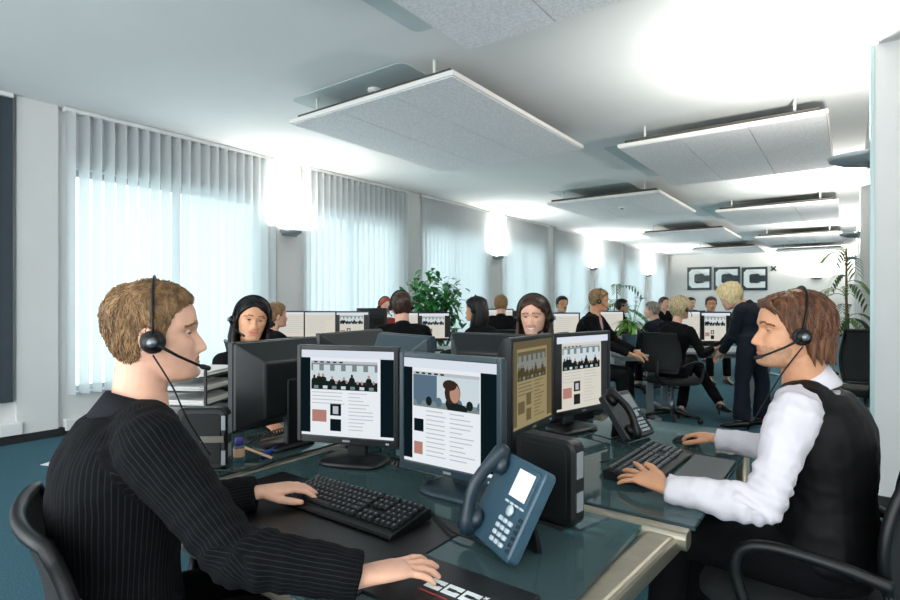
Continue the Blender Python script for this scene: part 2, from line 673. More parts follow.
def sail(label, x0, x1, y0, y1):
    r = root('acoustic_panel', label, 'ceiling panel', ((x0 + x1) / 2, (y0 + y1) / 2, 3.0), 0, 'acoustic panels hung below the ceiling')
    n = 3
    w = (x1 - x0) / n
    for i in range(n):
        MB().bbox((x0 + i * w + .004, y0 + .004, 3.005), (x0 + (i + 1) * w - .004, y1 - .004, 3.045)).build('felt_board', M['panel'], r)
    e = MB()
    e.bbox((x0 - .012, y0 - .012, 3.012), (x0, y1 + .012, 3.05)).bbox((x1, y0 - .012, 3.012), (x1 + .012, y1 + .012, 3.05))
    e.bbox((x0, y0 - .012, 3.012), (x1, y0, 3.05)).bbox((x0, y1, 3.012), (x1, y1 + .012, 3.05))
    e.build('edge_frame', M['panel_edge'], r)
    MB().bbox((x0 + .05, y0 + .035, 3.047), (x1 - .05, y1 - .05, 3.092)).build('carrier_frame', M['soffit'], r)
    for x in (x0 + .25, x1 - .25):
        for y in (y0 + .1, y1 - .1):
            MB().tube([(x, y, 3.10), (x, y, ZC)], .012, 8).build('hanger', M['white'], r)
    return r


rows = ['nearest', 'second', 'third', 'fourth']
for k, y in enumerate((3.3, 8.78, 14.2, 19.6)):
    sail('grey felt ceiling panel of the window-side row, %s from the camera' % rows[k], -4.30, -2.40, y, y + 2.45)
for k, y in enumerate((.58, 5.97, 11.4, 16.8, 21.6)):
    sail('grey felt ceiling panel of the right-hand row, %s' % (['cut by the top of the picture', 'nearest one seen whole', 'second one seen whole', 'third one seen whole', 'farthest by the back wall'][k]), -2.06, -.17, y, y + (2.45 if k < 4 else 1.8))
# smoke detectors
for (x, y, z, l) in ((-3.45, 3.55, ZC - .004, 'white round smoke detector on the ceiling beside the nearest window-side panel'), (-3.3, 9.7, 3.005, 'small white smoke detector under the second window-side panel')):
    r = root('smoke_detector', l, 'smoke detector', (x, y, z))
    MB().lathe([(0, 0), (.06, 0), (.06, -.02), (.052, -.03), (0, -.03)], (x, y, z)).build('housing', M['white'], r)
    MB().lathe([(0, -.03), (.03, -.03), (.026, -.05), (0, -.052)], (x, y, z)).build('sensor', M['lampgrey'], r)


# wall uplights
def uplight(label, p, d, w=.30, dep=.2, watt=LAMP_W):
    """half-round tray on a wall at p, reaching out along d, open on top"""
    d = V(d)
    s = V((-d.y, d.x, 0))
    r = root('wall_lamp', label, 'wall lamp', p, 0, 'half-round uplights on the piers')
    p = V(p)
    tr = MB()
    n = 16
    outs = []
    for (k, z) in ((.62, -.045), (.95, -.012), (1.0, .02), (.96, .02), (.9, -.005)):
        outs.append([p + s * (w / 2 * k * math.cos(PI * i / n)) + d * (dep * k * math.sin(PI * i / n) + .004) + V((0, 0, z)) for i in range(n + 1)])
    tr.loft(outs, 0, cap=True)
    tr.build('lamp_shade', M['lampgrey'], r)
    MB().box(p + d * .01 + V((0, 0, -.01)), (abs(s.x) * w * .8 + abs(d.x) * .02, abs(s.y) * w * .8 + abs(d.y) * .02, .08)).build('wall_plate', M['lampgrey'], r)
    MB().tube([p + s * w * .3 + d * .06 + V((0, 0, .025)), p - s * w * .3 + d * .06 + V((0, 0, .025))], .009, 8).build('lamp_tube', M['bulb'], r)
    L = bpy.data.lights.new('lamp_light', 'AREA')
    L.shape = 'RECTANGLE'
    L.size, L.size_y = w * .8, dep * .6
    L.energy = watt
    L.color = (1.0, .955, .89)
    o = bpy.data.objects.new('lamp_light', L)
    COL.objects.link(o)
    o.parent = r
    o.location = d * (dep * .5) + V((0, 0, .05))
    o.rotation_euler = (PI, 0, math.atan2(s.y, s.x))
    return r


for k, y in enumerate((4.745, 10.18, 15.64, 21.12)):
    uplight('grey half-round uplight on the window wall, %s pier lamp' % ['first', 'second', 'third', 'fourth'][k], (XL + .05, y, 2.26), (1, 0, 0), watt=LAMP_W * (.36, .6, 1.2, 2.4)[k])
for k, y in enumerate((4.72, 10.15, 15.55)):
    uplight('grey half-round uplight on the right-hand pier, %s' % ['large above the man in the waistcoat', 'second in depth', 'third in depth'][k], (.12, y, 2.31), (-1, 0, 0), .34, .25, LAMP_W * (.85, 1.2, 2)[k])
uplight('small grey uplight on the back wall right of the sign', (-1.0, YB, 2.15), (0, -1, 0), .36, .2, LAMP_W * 2.4)
uplight('grey fill uplight added unseen on the right side wall behind the camera', (XR, .3, 2.31), (-1, 0, 0), .34, .25, 45)  # unseen lamp added to bring fill light from behind the camera

# sign on the back wall
t0 = 21.53 * 1.064
for k, (px0, px1) in enumerate(((687.5, 711.5), (714, 740), (742, 767.5))):
    def yat(px):
        a = (px - 450) / FPX
        return YB / (FW.y + RT.y * a)
    A, B = at(px0, 290, yat(px0)), at(px1, 290, yat(px1))
    T = at(px0, 267.5, yat(px0))
    x0, x1, z0, z1 = A.x, B.x, min(A.z, B.z), T.z
    r = root('sign_letter', 'dark square wall tile with a white letter C, %s of the three' % ['leftmost', 'middle', 'rightmost'][k], 'sign', ((x0 + x1) / 2, YB - .01, z0), 0, 'letter tiles of the wall sign')
    MB().bbox((x0, YB - .05, z0), (x1, YB, z1)).build('tile', M['sign_dark'], r)
    w, h = x1 - x0, z1 - z0

    def P(u, v):
        return (x0 + u * w, z0 + v * h)
    outer = [(.08, .22), (.2, .1), (.92, .1), (.92, .37), (.74, .37), (.68, .3), (.36, .3), (.30, .36), (.30, .64), (.36, .7), (.68, .7), (.74, .63), (.92, .63), (.92, .9), (.2, .9), (.08, .78)]
    lt = MB()
    pts = [P(u, v) for u, v in outer]
    n = len(pts)
    vs = [V((x, YB - .065, z)) for x, z in pts] + [V((x, YB - .05, z)) for x, z in pts]
    fs = [(0, 1, 14, 15), (1, 2, 3, 4), (1, 4, 5, 6), (1, 6, 7), (1, 7, 8, 14), (8, 9, 14), (9, 10, 11, 14), (11, 12, 13, 14)]
    fs += [(j, (j + 1) % n, n + (j + 1) % n, n + j) for j in range(n)]
    lt.add(vs, fs, 0, False)
    lt.build('letter', M['sign_white'], r)
p = at(773.5, 268.5, YB / (FW.y + RT.y * (773.5 - 450) / FPX))
xm = MB()
for a in (PI / 4, -PI / 4):
    xm.box((p.x, YB - .01, p.z), (.24, .02, .05), Ry(a))
props(xm.build('sign_mark', M['sign_dark']), 'small dark x mark on the wall at the top right of the letter tiles', 'sign')
# cable trunking boxes low on the window wall
for (px, py, l) in ((8, 430, 'small white trunking box low on the wall under the dark blind'), (72, 424, 'white trunking box low on the wall behind the man in pinstripes')):
    a = (px - 450) / FPX
    t = (XL + .05) / (FW.x + RT.x * a)
    q = at(px, py, t)
    props(MB().box((XL + .04, q.y + .02, q.z), (.08, .17, .11)).build('socket_box', M['white'], None, .008), l, 'socket box')


# ---------------------------------------------------------------- desks of the front cluster
DZ = .735
FL = V((0, 0, 0))


def workstation(label, x0, x1, y0, y1, edge_beams, legs):
    r = root('glass_desk', label, 'desk', ((x0 + x1) / 2, (y0 + y1) / 2, 0), 0, 'glass desks of the front cluster')
    MB().bbox((x0 + .004, y0 + .004, DZ - .012), (x1 - .004, y1 - .004, DZ)).build('glass_top', M['desk_glass'], r)
    for (ax, ay, bx, by, w, h, *fl) in edge_beams:
        L = V((bx - ax, by - ay, 0))
        c = V(((ax + bx) / 2, (ay + by) / 2, (DZ + .0005 if fl else DZ - .014) - h / 2))
        ang = math.atan2(L.y, L.x)
        MB().rbox(c, (w, L.length, h), .018, Rz(ang - PI / 2), rz=.002).build('frame_beam', M['metal'], r)
    for (x, y) in legs:
        l = MB().tube([(x, y, .02), (x, y, DZ - .06)], .028, 12).build('leg', M['metal'], r)
        MB().lathe([(0, 0), (.04, 0), (.04, .012), (.02, .025), (0, .025)], (x, y, 0)).build('foot', M['black'], l)
    return r


workstation('glass desk with aluminium frame in front of the man in pinstripes', -1.66, -.44, .70, 1.465,
            [(-.470, .55, -.395, 1.535, .085, .055), (-1.64, .74, -.50, .74, .045, .045), (-1.05, .76, -.98, 1.45, .045, .045), (-.62, .78, -.66, 1.44, .03, .03)],
            [(-.455, .66), (-1.6, .8)])
workstation('glass desk with aluminium frame in front of the man in the waistcoat', -1.05, -.325, 1.53, 2.78,
            [(-1.68, 1.497, -.335, 1.497, .055, .05, 1), (-.42, 1.56, -.42, 2.74, .04, .04), (-1.04, 2.75, -.31, 2.75, .045, .045), (-.98, 1.56, -.98, 2.74, .04, .04)],
            [(-.38, 2.68), (-.90, 1.60)])
workstation('glass desk with aluminium frame in front of the smiling woman with long brown hair', -1.66, -1.06, 1.53, 2.42,
            [(-1.64, 2.39, -1.1, 2.39, .045, .045)], [(-1.6, 2.3)])
workstation('glass desk with aluminium frame in front of the black-haired woman', -2.33, -1.72, .86, 2.4,
            [(-2.28, .9, -1.83, .9, .045, .045), (-1.69, .86, -1.69, 2.4, .05, .05, 1), (-2.28, .93, -2.28, 2.36, .04, .04)], [(-2.26, .95), (-2.26, 2.3)])


# ---------------------------------------------------------------- monitors
def page(mb, w, h, style, y=-.0):
    """the web page on a screen, little panels a hair in front of each other; local x right, z up, facing -y"""
    def q(x0, z0, x1, z1, mi, d):
        mb.quad((x0 * w, y - d, z0 * h), (x1 * w, y - d, z0 * h), (x1 * w, y - d, z1 * h), (x0 * w, y - d, z1 * h), mi)
    # materials: 0 bg 1 bar 2 margin 3 text 4 photo 5 thumb
    q(-.5, -.5, .5, .5, 0, 0)
    if style == 'plain':
        for i in range(9):
            q(-.42, .30 - i * .08, .1 + .3 * rnd.random(), .318 - i * .08, 3, .0006)
        q(-.5, .42, .5, .5, 1, .0005)
        return
    q(-.5, .41, .5, .5, 1, .0005)
    q(-.5, -.47, -.40, .41, 2, .0005)
    q(.36 if style == 'office' else .34, -.47, .5, .41, 2, .0005)
    R = .35
    q(-.39, .04, .33, .37, 6, .0007)

    def blob(cx, cz, rx, rz_, mi, d, n=14):
        pts = [((cx + rx * math.cos(2 * PI * i / n)), (cz + rz_ * math.sin(2 * PI * i / n))) for i in range(n)]
        pts = [(min(.33, max(-.39, a)), min(.345, max(.04, b))) for a, b in pts]
        mb.add([(a * w, y - d, b * h) for a, b in pts], [tuple(range(n))], mi, False)
    rp = random.Random(5)
    if style == 'office':
        q(-.39, .26, .33, .345, 7, .00072)
        for i in range(6):
            q(-.37 + i * .12, .19, -.30 + i * .12, .33, 6, .00076)
        q(-.39, .04, .33, .14, 8, .00078)
        for i in range(15):
            cx, cz = -.36 + .66 * i / 14 + rp.uniform(-.015, .015), .13 + rp.uniform(-.05, .05)
            blob(cx, cz - .03, .034, .055, 8, .0008 + i * .000004)
            blob(cx, cz + .035, .013, .020, 9 if i % 3 else 10, .0009 + i * .000004)
        for i in range(7):
            q(-.36 + i * .1, .05, -.31 + i * .1, .085, 6 if i % 2 else 7, .00098)
    else:
        q(-.39, .04, -.12, .345, 11, .00072)
        q(-.39, .04, .33, .10, 7, .00074)
        for i in range(7):
            blob(-.32 + .11 * i, .10, .035, .045, 8 if i % 2 else 11, .00076)
        blob(.05, .20, .085, .115, 10, .0008)
        blob(.075, .195, .055, .085, 9, .00084)
        blob(.10, .06, .11, .05, 8, .00086)
        blob(.02, .27, .075, .05, 10, .00088)
    q(-.39, .345, .33, .375, 3, .0008)
    for i in range(5):
        q(-.36 + i * .07, .352, -.32 + i * .07, .368, 2, .0010)
    if style == 'office':
        q(-.38, -.34, -.22, -.20, 5, .0008)
        q(-.18, -.26, -.06, -.12, 2, .0008)
        q(-.18, -.44, -.06, -.30, 2, .0008)
        q(-.15, -.24, -.09, -.15, 3, .0010)
    else:
        q(-.38, -.20, -.27, -.08, 2, .0008)
        q(-.38, -.42, -.28, -.30, 5, .0008)
    for i in range(11):
        z = .0 - i * .042
        q(.02, z, .02 + .12 + .15 * rnd.random(), z + .010, 3, .0008)
        if i < 4 or style != 'office':
            q(-.24 if style != 'office' else -.38, z, -.06 + .04 * rnd.random(), z + .010, 3, .0008)


PHS = ['ph_sky', 'ph_mid', 'ph_dark', 'ph_skin', 'ph_hair', 'ph_blue']
STY = {
    'office': ['scr_white', 'scr_bar', 'scr_dark', 'scr_text', 'ph_mid', 'scr_pink'] + PHS,
    'face': ['scr_white', 'scr_bar', 'scr_dark', 'scr_text', 'ph_mid', 'scr_pink'] + PHS,
    'dim': ['scr_dim', 'scr_dimbar', 'scr_dimbar', 'scr_dimbar', 'ph_mid_dim', 'scr_dimbar'] + [k + '_dim' for k in PHS],
    'plain': ['scr_warm', 'scr_bar', 'scr_dark', 'scr_text', 'ph_mid', 'scr_pink'],
    'warm': ['scr_warm', 'scr_bar', 'bezel', 'scr_text', 'ph_mid', 'scr_pink'] + PHS,
}


def monitor(label, c, face, style=None, w=.41, h=.345, tilt=0.0, bezel='bezel', desk=DZ, group='monitors of the front cluster', deep=.11):
    """c: centre of the panel, face: direction the screen looks"""
    f = V((face[0], face[1], 0)).normalized()
    rz = math.atan2(f.x, -f.y)
    c = V(c)
    base = V((c.x, c.y, desk)) - f * .04
    r = root('monitor', label, 'monitor', base, rz, group)
    X = Matrix.Translation(c) @ Matrix.Rotation(rz, 4, 'Z') @ Matrix.Rotation(tilt, 4, 'X')
    bw, bt, bb, d = .017, .017, .026, .028
    fr = MB()
    fr.box((-w / 2 + bw / 2, 0, 0), (bw, d, h)).box((w / 2 - bw / 2, 0, 0), (bw, d, h))
    fr.box((0, 0, h / 2 - bt / 2), (w - 2 * bw, d, bt)).box((0, 0, -h / 2 + bb / 2), (w - 2 * bw, d, bb))
    fr.xf(X).build('bezel', M[bezel], r, .003)
    sw, sh = w - 2 * bw, h - bt - bb
    sc = MB()
    page(sc, sw, sh, 'office' if style in ('dim', 'warm') else (style or 'plain'), -.009)
    sc.v = [p + V((0, 0, (bb - bt) / 2)) for p in sc.v]
    sc.xf(X).build('screen', [M[k] for k in STY[style or 'plain']], r)
    bk = MB()
    rings = []
    for y, sx, z0, z1 in ((d / 2 - .004, .497, -.495, .495), (d / 2 + .012, .485, -.48, .485), (d / 2 + deep * .6, .34, -.36, .30), (d / 2 + deep * .68, .32, -.34, .27)):
        rings.append([V((sx * w * a, y, (z0 if b < 0 else z1) * h)) for a, b in ((-1, -1), (1, -1), (1, 1), (-1, 1))])
    bk.loft(rings, smooth=False)
    hb = bk.xf(X).build('back_housing', M[bezel], r, .008)
    vt = MB()
    for i in range(7):
        vt.box((0, d / 2 + deep * .683, -.02 + i * .008), (w * .3, .002, .003))
    vt.xf(X).build('vent', M['black_soft'], hb)
    Z = Matrix.Translation(V((c.x, c.y, 0))) @ Matrix.Rotation(rz, 4, 'Z')
    st = MB()
    st.rbox((0, d / 2 + deep * .62, (desk + c.z) / 2 + .01), (.075, .028, c.z - desk + .02), .01)
    st.xf(Z).build('stand_neck', M[bezel], r)
    sb = MB()
    pts = []
    for i in range(28):
        a = 2 * PI * i / 28
        pts.append((math.copysign(abs(math.cos(a)) ** .6, math.cos(a)) * .125, math.copysign(abs(math.sin(a)) ** .6, math.sin(a)) * .085 + .055))
    sb.loft([[V((x * k, (y - .055) * k + .055, desk + z)) for x, y in pts] for k, z in ((1, .0005), (1, .010), (.93, .016), (.35, .024))])
    sb.xf(Z).build('stand_base', M[bezel], r)
    MB().box((w * .40, -d / 2 - .0005, -h / 2 + bb * .5), (.012, .003, .006)).xf(X).build('power_button', M['key'], r)
    MB().box((0, -d / 2 - .0004, -h / 2 + bb * .5), (.028, .001, .007)).xf(X).build('badge', M['legend'], r)
    return r


def camv(r, f):
    return FW * f + RT * r


def monitor_px(label, xl, tl, xr, tr, ztop, style, h=.345, **k):
    A = at(xl, 300, tl)
    B = at(xr, 300, tr)
    mid = (A + B) / 2
    d = B - A
    face = (d.y, -d.x)
    return monitor(label, (mid.x, mid.y, ztop - h / 2), face, style, w=d.length, h=h, **k)


ZT1 = CAMH - .163
monitor_px('monitor showing an office photo web page, left one facing the man in pinstripes', 299, 2.0, 399.5, 1.89, ZT1, 'office', h=.35)
monitor_px('monitor showing a portrait photo web page, right one facing the man in pinstripes', 402, 1.74, 504, 1.525, ZT1, 'face', h=.365, bezel='bezel_t')
monitor_px('monitor with a dim yellowish screen seen at a steep angle, behind the blue phone', 508, 1.93, 551, 2.25, ZT1 + .028, 'dim', h=.36)
monitor_px('monitor showing an office photo web page to the man in the waistcoat', 552, 2.34, 608, 2.60, ZT1 + .018, 'warm', h=.365)
# seen from behind
BA = V((-1.905, 1.40, ZT1 - .175))
monitor('monitor turned away showing its dark tapered back, in front of the black-haired woman', (-1.93, 1.40, ZT1 - .175), (-1, -.06), 'plain', w=.43, h=.35, deep=.15)
monitor('monitor turned away, its top edge showing above the office photo web page', (-1.985, 1.88, ZT1 - .165), (-1, -.1), 'plain', w=.46, h=.35, deep=.13)
monitor('monitor turned away with a pale blue-grey top, behind the portrait web page', (-1.56, 1.80, ZT1 - .158), (.25, 1), 'plain', w=.38, h=.345, bezel='bezel_t', deep=.12)
monitor('monitor turned away with a black back, left of the dim yellowish screen', (-1.31, 2.10, ZT1 - .160), (-.12, 1), 'plain', w=.40, h=.345, deep=.12)


# ---------------------------------------------------------------- keyboards, phones, small computers
def keyboard(label, c, rz, mats=('black', 'keydark', 'legend'), L=.455, D=.165, z=DZ, group='computer keyboards'):
    """long side along local x, front edge to -y"""
    r = root('keyboard', label, 'keyboard', (c[0], c[1], z), rz, group)
    X = Matrix.Translation(V((c[0], c[1], z))) @ Matrix.Rotation(rz, 4, 'Z')
    b = MB()
    prof = [(-D / 2, .004), (-D / 2 + .004, .011), (-D / 2 + .03, .015), (D / 2 - .012, .033), (D / 2, .028), (D / 2, .003), (-D / 2 + .002, .001)]
    b.loft([[V((x, y, zz)) for y, zz in prof] for x in (-L / 2, -L / 2 + .004, L / 2 - .004, L / 2)], smooth=False)
    b.xf(X).build('case', M[mats[0]], r, .002)
    k = MB()
    lg = k
    sl = math.atan2(.018, D - .042)
    blocks = [(-L / 2 + .012, 15, .019), (L / 2 - .149, 3, .019), (L / 2 - .085, 4, .019)]
    for row in range(6):
        y = -D / 2 + .037 + row * .0205 + (.004 if row == 5 else 0)
        zz = .0158 + (y + D / 2 - .03) * math.tan(sl)
        for bx, n, p in blocks:
            if bx > 0 and row == 2 and n == 3:
                continue
            i = 0
            while i < n:
                wd = 1
                if n == 15 and row == 0 and i == 4:
                    wd = 6
                if n == 15 and row in (1, 2, 3) and i == 13:
                    wd = 2
                x = bx + (i + wd / 2) * p
                Rm = Rx(sl)
                w1, w2 = (p * wd - .003) / 2, (p * wd - .007) / 2
                rings = []
                for ww, dd, hh in ((w1, .0085, 0), (w1, .0085, .003), (w2, .006, .0085)):
                    rings.append([V((x, y, zz)) + Rm @ V((a * ww, b2 * dd, hh)) for a, b2 in ((-1, -1), (1, -1), (1, 1), (-1, 1))])
                k.loft(rings, smooth=False)
                if wd < 6:
                    lg.box(V((x, y, zz)) + Rm @ V((-.002, .002, .0086)), (.004, .0035, .0004), Rm, 1)
                i += wd
    k.xf(X).build('keys', [M[mats[1]], M[mats[2]]], r)
    return r


keyboard('black keyboard under the left hand of the man in pinstripes', (-1.135, 1.07), 0.0, z=DZ + .0038)
keyboard('dark grey keyboard under the left hand of the man in the waistcoat', (-.575, 1.99), math.radians(88), ('black2', 'phone_d', 'legend'))


def phone(label, c, face, z=DZ, mats=('phone', 'phone_d', 'key'), w=.20, h=.215, tilt=58, side=-1, lit='lcd'):
    """desk telephone; c: middle of its bottom front edge; handset on the user's left"""
    f = V((face[0], face[1], 0)).normalized()
    rz = math.atan2(f.x, -f.y)
    r = root('desk_phone', label, 'telephone', (c[0], c[1], z), rz, 'desk telephones')
    X = Matrix.Translation(V((c[0], c[1], z + .023))) @ Matrix.Rotation(rz, 4, 'Z') @ Matrix.Rotation(math.radians(tilt - 90), 4, 'X')
    # local: x right for the user, z up along the face, -y out of the face
    b = MB()
    prof = [(0, 0), (0, .018), (-.006, .03)]
    b.rbox((0, .019, h / 2), (w, .034, h), .014)
    b.xf(X).build('body', M[mats[0]], r)
    bez = MB().rbox((.043, 0, h * .74), (.088, .006, .088), .006, rz=.001).xf(X).build('display_bezel', M[mats[0]], r)
    MB().box((.043, -.0035, h * .745), (.068, .001, .066)).xf(X).build('display', M[lit], bez)
    # handset
    hs = MB()
    x = -w / 2 + .032
    pts, rad = [], []
    for i in range(13):
        u = i / 12
        pts.append((x, -.020 - .030 * math.sin(PI * u), .012 + (h - .024) * u))
        e = abs(u - .5) * 2
        rad.append(.0165 + .009 * max(0, e - .55) / .45)
    hs.tube(pts, rad, 14, flat=.72, up=(1, 0, 0), round_ends=True)
    hs.lathe([(0, -.002), (.026, -.002), (.027, .012), (.02, .02), (0, .022)], (x, -.004, .036), 16, R=Rx(PI / 2))
    hs.lathe([(0, -.002), (.026, -.002), (.027, .012), (.02, .02), (0, .022)], (x, -.004, h - .036), 16, R=Rx(PI / 2))
    hs.xf(X).build('handset', M[mats[1]] if mats[0] != 'phone' else M['phone_h'], r)
    for row in range(4):
        for col in range(3):
            MB().rbox((.018 + col * .021, -.0015, h * .34 - row * .0165), (.014, .007, .0105), .003, rz=.0015).xf(X).build('dial_key', M[mats[2]], r)
    MB().lathe([(0, 0), (.013, 0), (.012, .005), (0, .006)], (.04, -.001, h * .455), 18, R=Rx(PI / 2)).xf(X).build('navigation_key', M[mats[2]], r)
    for i in range(4):
        MB().rbox((.012 + i * .021, -.001, h * .53), (.015, .005, .006), .002, rz=.001).xf(X).build('soft_key', M[mats[2]], r)
    for i in range(6):
        MB().rbox((.088, -.001, h * .10 + i * .014), (.009, .005, .008), .002, rz=.001).xf(X).build('side_key', M['keydark'], r)
    # foot that props it up
    top = X @ V((0, .036, h * .62))
    bot = V((c[0], c[1], z + .002)) - f * (.125 if tilt < 65 else .11)
    ft = MB()
    s = V((-f.y, f.x, 0)) * .055
    th = f * .010
    ft.loft([[top + s, top - s, top - s + th, top + s + th], [bot + s, bot - s, bot - s + th, bot + s + th]], smooth=False)
    ft.build('foot_stand', M['black2'], r, .002)
    return r


phone('slate blue desk telephone with a bright white display on the glass desk', (-.69, 1.075), (-.5, -.87), tilt=60)
phone('dark desk telephone behind the keyboard of the man in the waistcoat', (-.70, 2.33), (1, -.25), mats=('phone_d', 'black', 'key'), tilt=52, lit='lampgrey')


M['tab'] = pbr('dull_tab', '#5d5a50', .5)


def mini_pc(label, c, face, w=.175, h=.215, d=.052, z=DZ, strips=False):
    f = V((face[0], face[1], 0)).normalized()
    rz = math.atan2(f.x, -f.y)
    r = root('small_computer', label, 'computer', (c[0], c[1], z), rz, 'small upright computers')
    X = Matrix.Translation(V((c[0], c[1], z + .006))) @ Matrix.Rotation(rz, 4, 'Z')
    MB().rbox((0, 0, h / 2), (w, d, h), .028, seg=6, rz=.008).xf(X).build('case', M['black'], r)
    MB().rbox((0, -d / 2 - .001, h / 2), (w - .04, .004, h - .04), .018, seg=6, rz=.0015).xf(X).build('side_panel', M['black2'], r)
    fp = MB()
    fp.box((w / 2, 0, h * .72), (.004, d * .5, h * .3)).xf(X).build('port_strip', M['legend'], r)
    MB().box((w / 2, 0, h * .30), (.004, d * .5, h * .22)).xf(X).build('port_strip', M['legend'], r)
    MB().rbox((0, 0, -.002), (w * .7, d * 1.25, .008), .003, rz=.001).xf(X).build('foot', M['black_soft'], r)
    if strips:
        MB().box((w * .22, -d / 2 - .004, h * .5), (w * .46, .002, .022)).xf(X).build('label_strip', M['tab'], r)
        MB().box((w * .44, -d / 2 - .003, h * .76), (.014, .003, .05)).xf(X).build('silver_catch', M['steel'], r)
        MB().box((w * .44, -d / 2 - .003, h * .2), (.014, .003, .05)).xf(X).build('silver_catch', M['steel'], r)
    return r


mini_pc('small black upright computer with rounded corners behind the slate blue phone', (-.655, 1.345), (-.12, -1), w=.185, h=.225, d=.06)
mini_pc('small black upright computer with a grey label strip, left of the pens', (-1.825, 1.03), (.62, -.78), strips=True)

# desk pads
props(MB().bbox((-1.58, .73, DZ + .0006), (-.80, 1.175, DZ + .0036)).build('desk_pad', M['leather'], None, .001), 'black leather desk pad under the keyboard of the man in pinstripes', 'desk pad')
props(MB().bbox((-.475, 1.82, DZ + .0006), (-.335, 2.22, DZ + .010)).build('writing_tablet', pbr('grey_tablet', '#3a4146', .4), None, .003), 'dark grey flat tablet between the grey keyboard and the white sleeve', 'tablet')
mp = root('mouse_pad', 'black mouse pad printed with white letters at the bottom of the picture', 'mouse pad', (-.66, .90, DZ))
MB().bbox((-.86, .79, DZ + .0006), (-.50, .985, DZ + .0046)).build('pad', M['leather'], mp, .001)
for k in range(3):
    x0, w, h, y0 = -.712 + k * .043, .038, .036, .877
    b = MB().bbox((x0, y0, DZ + .0046), (x0 + w, y0 + h, DZ + .0051)).build('print_tile', M['sign_white'], mp)
    c = MB()
    o = DZ + .0053
    c.bbox((x0 + .007, y0 + .013, DZ + .0046), (x0 + .027, y0 + .023, o)).bbox((x0 + .027, y0 + .015, DZ + .0046), (x0 + w, y0 + .021, o))
    c.build('letter_gap', M['leather'], b)
for a in (.78, -.78):
    MB().box((-.712 + 3 * .043 + .004, .911, DZ + .0049), (.013, .0025, .0006), Rz(a)).build('print_mark', M['sign_white'], mp)
MB().bbox((-.712, .861, DZ + .0046), (-.64, .864, DZ + .0050)).build('print_line', M['red'], mp)

# mouse under the right hand of the man with the waistcoat
def mouse(label, p, rz):
    r = root('computer_mouse', label, 'computer mouse', (p[0], p[1], DZ), rz)
    X = Matrix.Translation(V((p[0], p[1], DZ))) @ Matrix.Rotation(rz, 4, 'Z')
    rings = []
    for i in range(13):
        u = i / 12
        y = -.055 + .11 * u
        k = max(.05, math.sin(PI * min(1, max(0, u * .98 + .01))) ** .45)
        rings.append([V((.031 * k * math.cos(a), y, .001 + max(0, .034 * k * math.sin(a) * (1 - .25 * u)))) for a in [2 * PI * j / 16 for j in range(16)]])
    MB().loft(rings).xf(X).build('shell', M['black'], r)
    MB().ell((0, .03, .030), (.003, .008, .006)).xf(X).build('wheel', M['lampgrey'], r)


mouse('black computer mouse under the far hand of the man in the waistcoat', (-.555, 2.43), math.radians(125))

# clutter between the left computer and the monitors
p = onz(239, 461, DZ)
r = root('correction_bottle', 'small dark bottle with a purple cap standing left of the blue marker', 'bottle', (p.x, p.y, DZ))
MB().lathe([(0, 0), (.019, 0), (.020, .004), (.020, .05), (.012, .062), (0, .062)], (p.x, p.y, DZ + .0005)).build('bottle_body', M['pot_blue'], r)
MB().lathe([(.0205, .018), (.0207, .019), (.0207, .048), (.0205, .049)], (p.x, p.y, DZ)).build('bottle_label', M['wood'], r)
MB().lathe([(0, .06), (.015, .06), (.015, .082), (.012, .086), (0, .086)], (p.x, p.y, DZ)).build('cap', M['purple'], r)
a, b = onz(240, 455, DZ), onz(278, 462, DZ)
q = root('pencil', 'pale wooden pencil lying beside the purple-capped bottle', 'pencil', (a.x, a.y, DZ))
a.z = b.z = DZ + .006
a.z += .03
MB().tube([a, a + (b - a) * .86], .005, 6).build('shaft', M['wood'], q)
MB().tube([a + (b - a) * .86, b], [.005, .0008], 6).build('tip', M['black'], q)
a, b = onz(262, 455, DZ + .01), onz(281, 446, DZ + .01)
q = root('marker', 'blue marker pen lying by the monitor foot', 'marker pen', (a.x, a.y, DZ))
a.z, b.z = DZ + .010, DZ + .010
MB().tube([a, a + (b - a) * .6], .009, 10, round_ends=True).build('barrel', M['blue_ink'], q)
MB().tube([a + (b - a) * .6, b], .0098, 10, round_ends=True).build('cap', M['blue_ink'], q)


def cable(name, label, cat, pts, rad, m='black_soft', coil=0.0, turns=0):
    # smooth curve through the points
    P = [V(p) for p in pts]
    out = []
    n = len(P)
    for i in range(n - 1):
        p0, p1, p2, p3 = P[max(0, i - 1)], P[i], P[i + 1], P[min(n - 1, i + 2)]
        for k in range(8 if not coil else 1):
            t = k / 8 if not coil else 0
            out.append(.5 * ((2 * p1) + (p2 - p0) * t + (2 * p0 - 5 * p1 + 4 * p2 - p3) * t * t + (3 * p1 - p0 - 3 * p2 + p3) * t ** 3))
    out.append(P[-1])
    if coil:
        base = out
        out = []
        tot = turns * 12
        for i in range(tot + 1):
            u = i / tot * (len(base) - 1)
            k = min(int(u), len(base) - 2)
            c = base[k].lerp(base[k + 1], u - k)
            d = (base[k + 1] - base[k]).normalized()
            x = d.cross(V((0, 0, 1))).normalized()
            y = x.cross(d)
            a = 2 * PI * i / 12
            out.append(c + x * math.cos(a) * coil + y * math.sin(a) * coil)
    mb = MB().tube(out, rad, 6)
    return mb, out


def loose_cable(label, pts, rad, **k):
    mb, _ = cable('', '', '', pts, rad, **k)
    return props(mb.build('cable', M['black_soft']), label, 'cable')


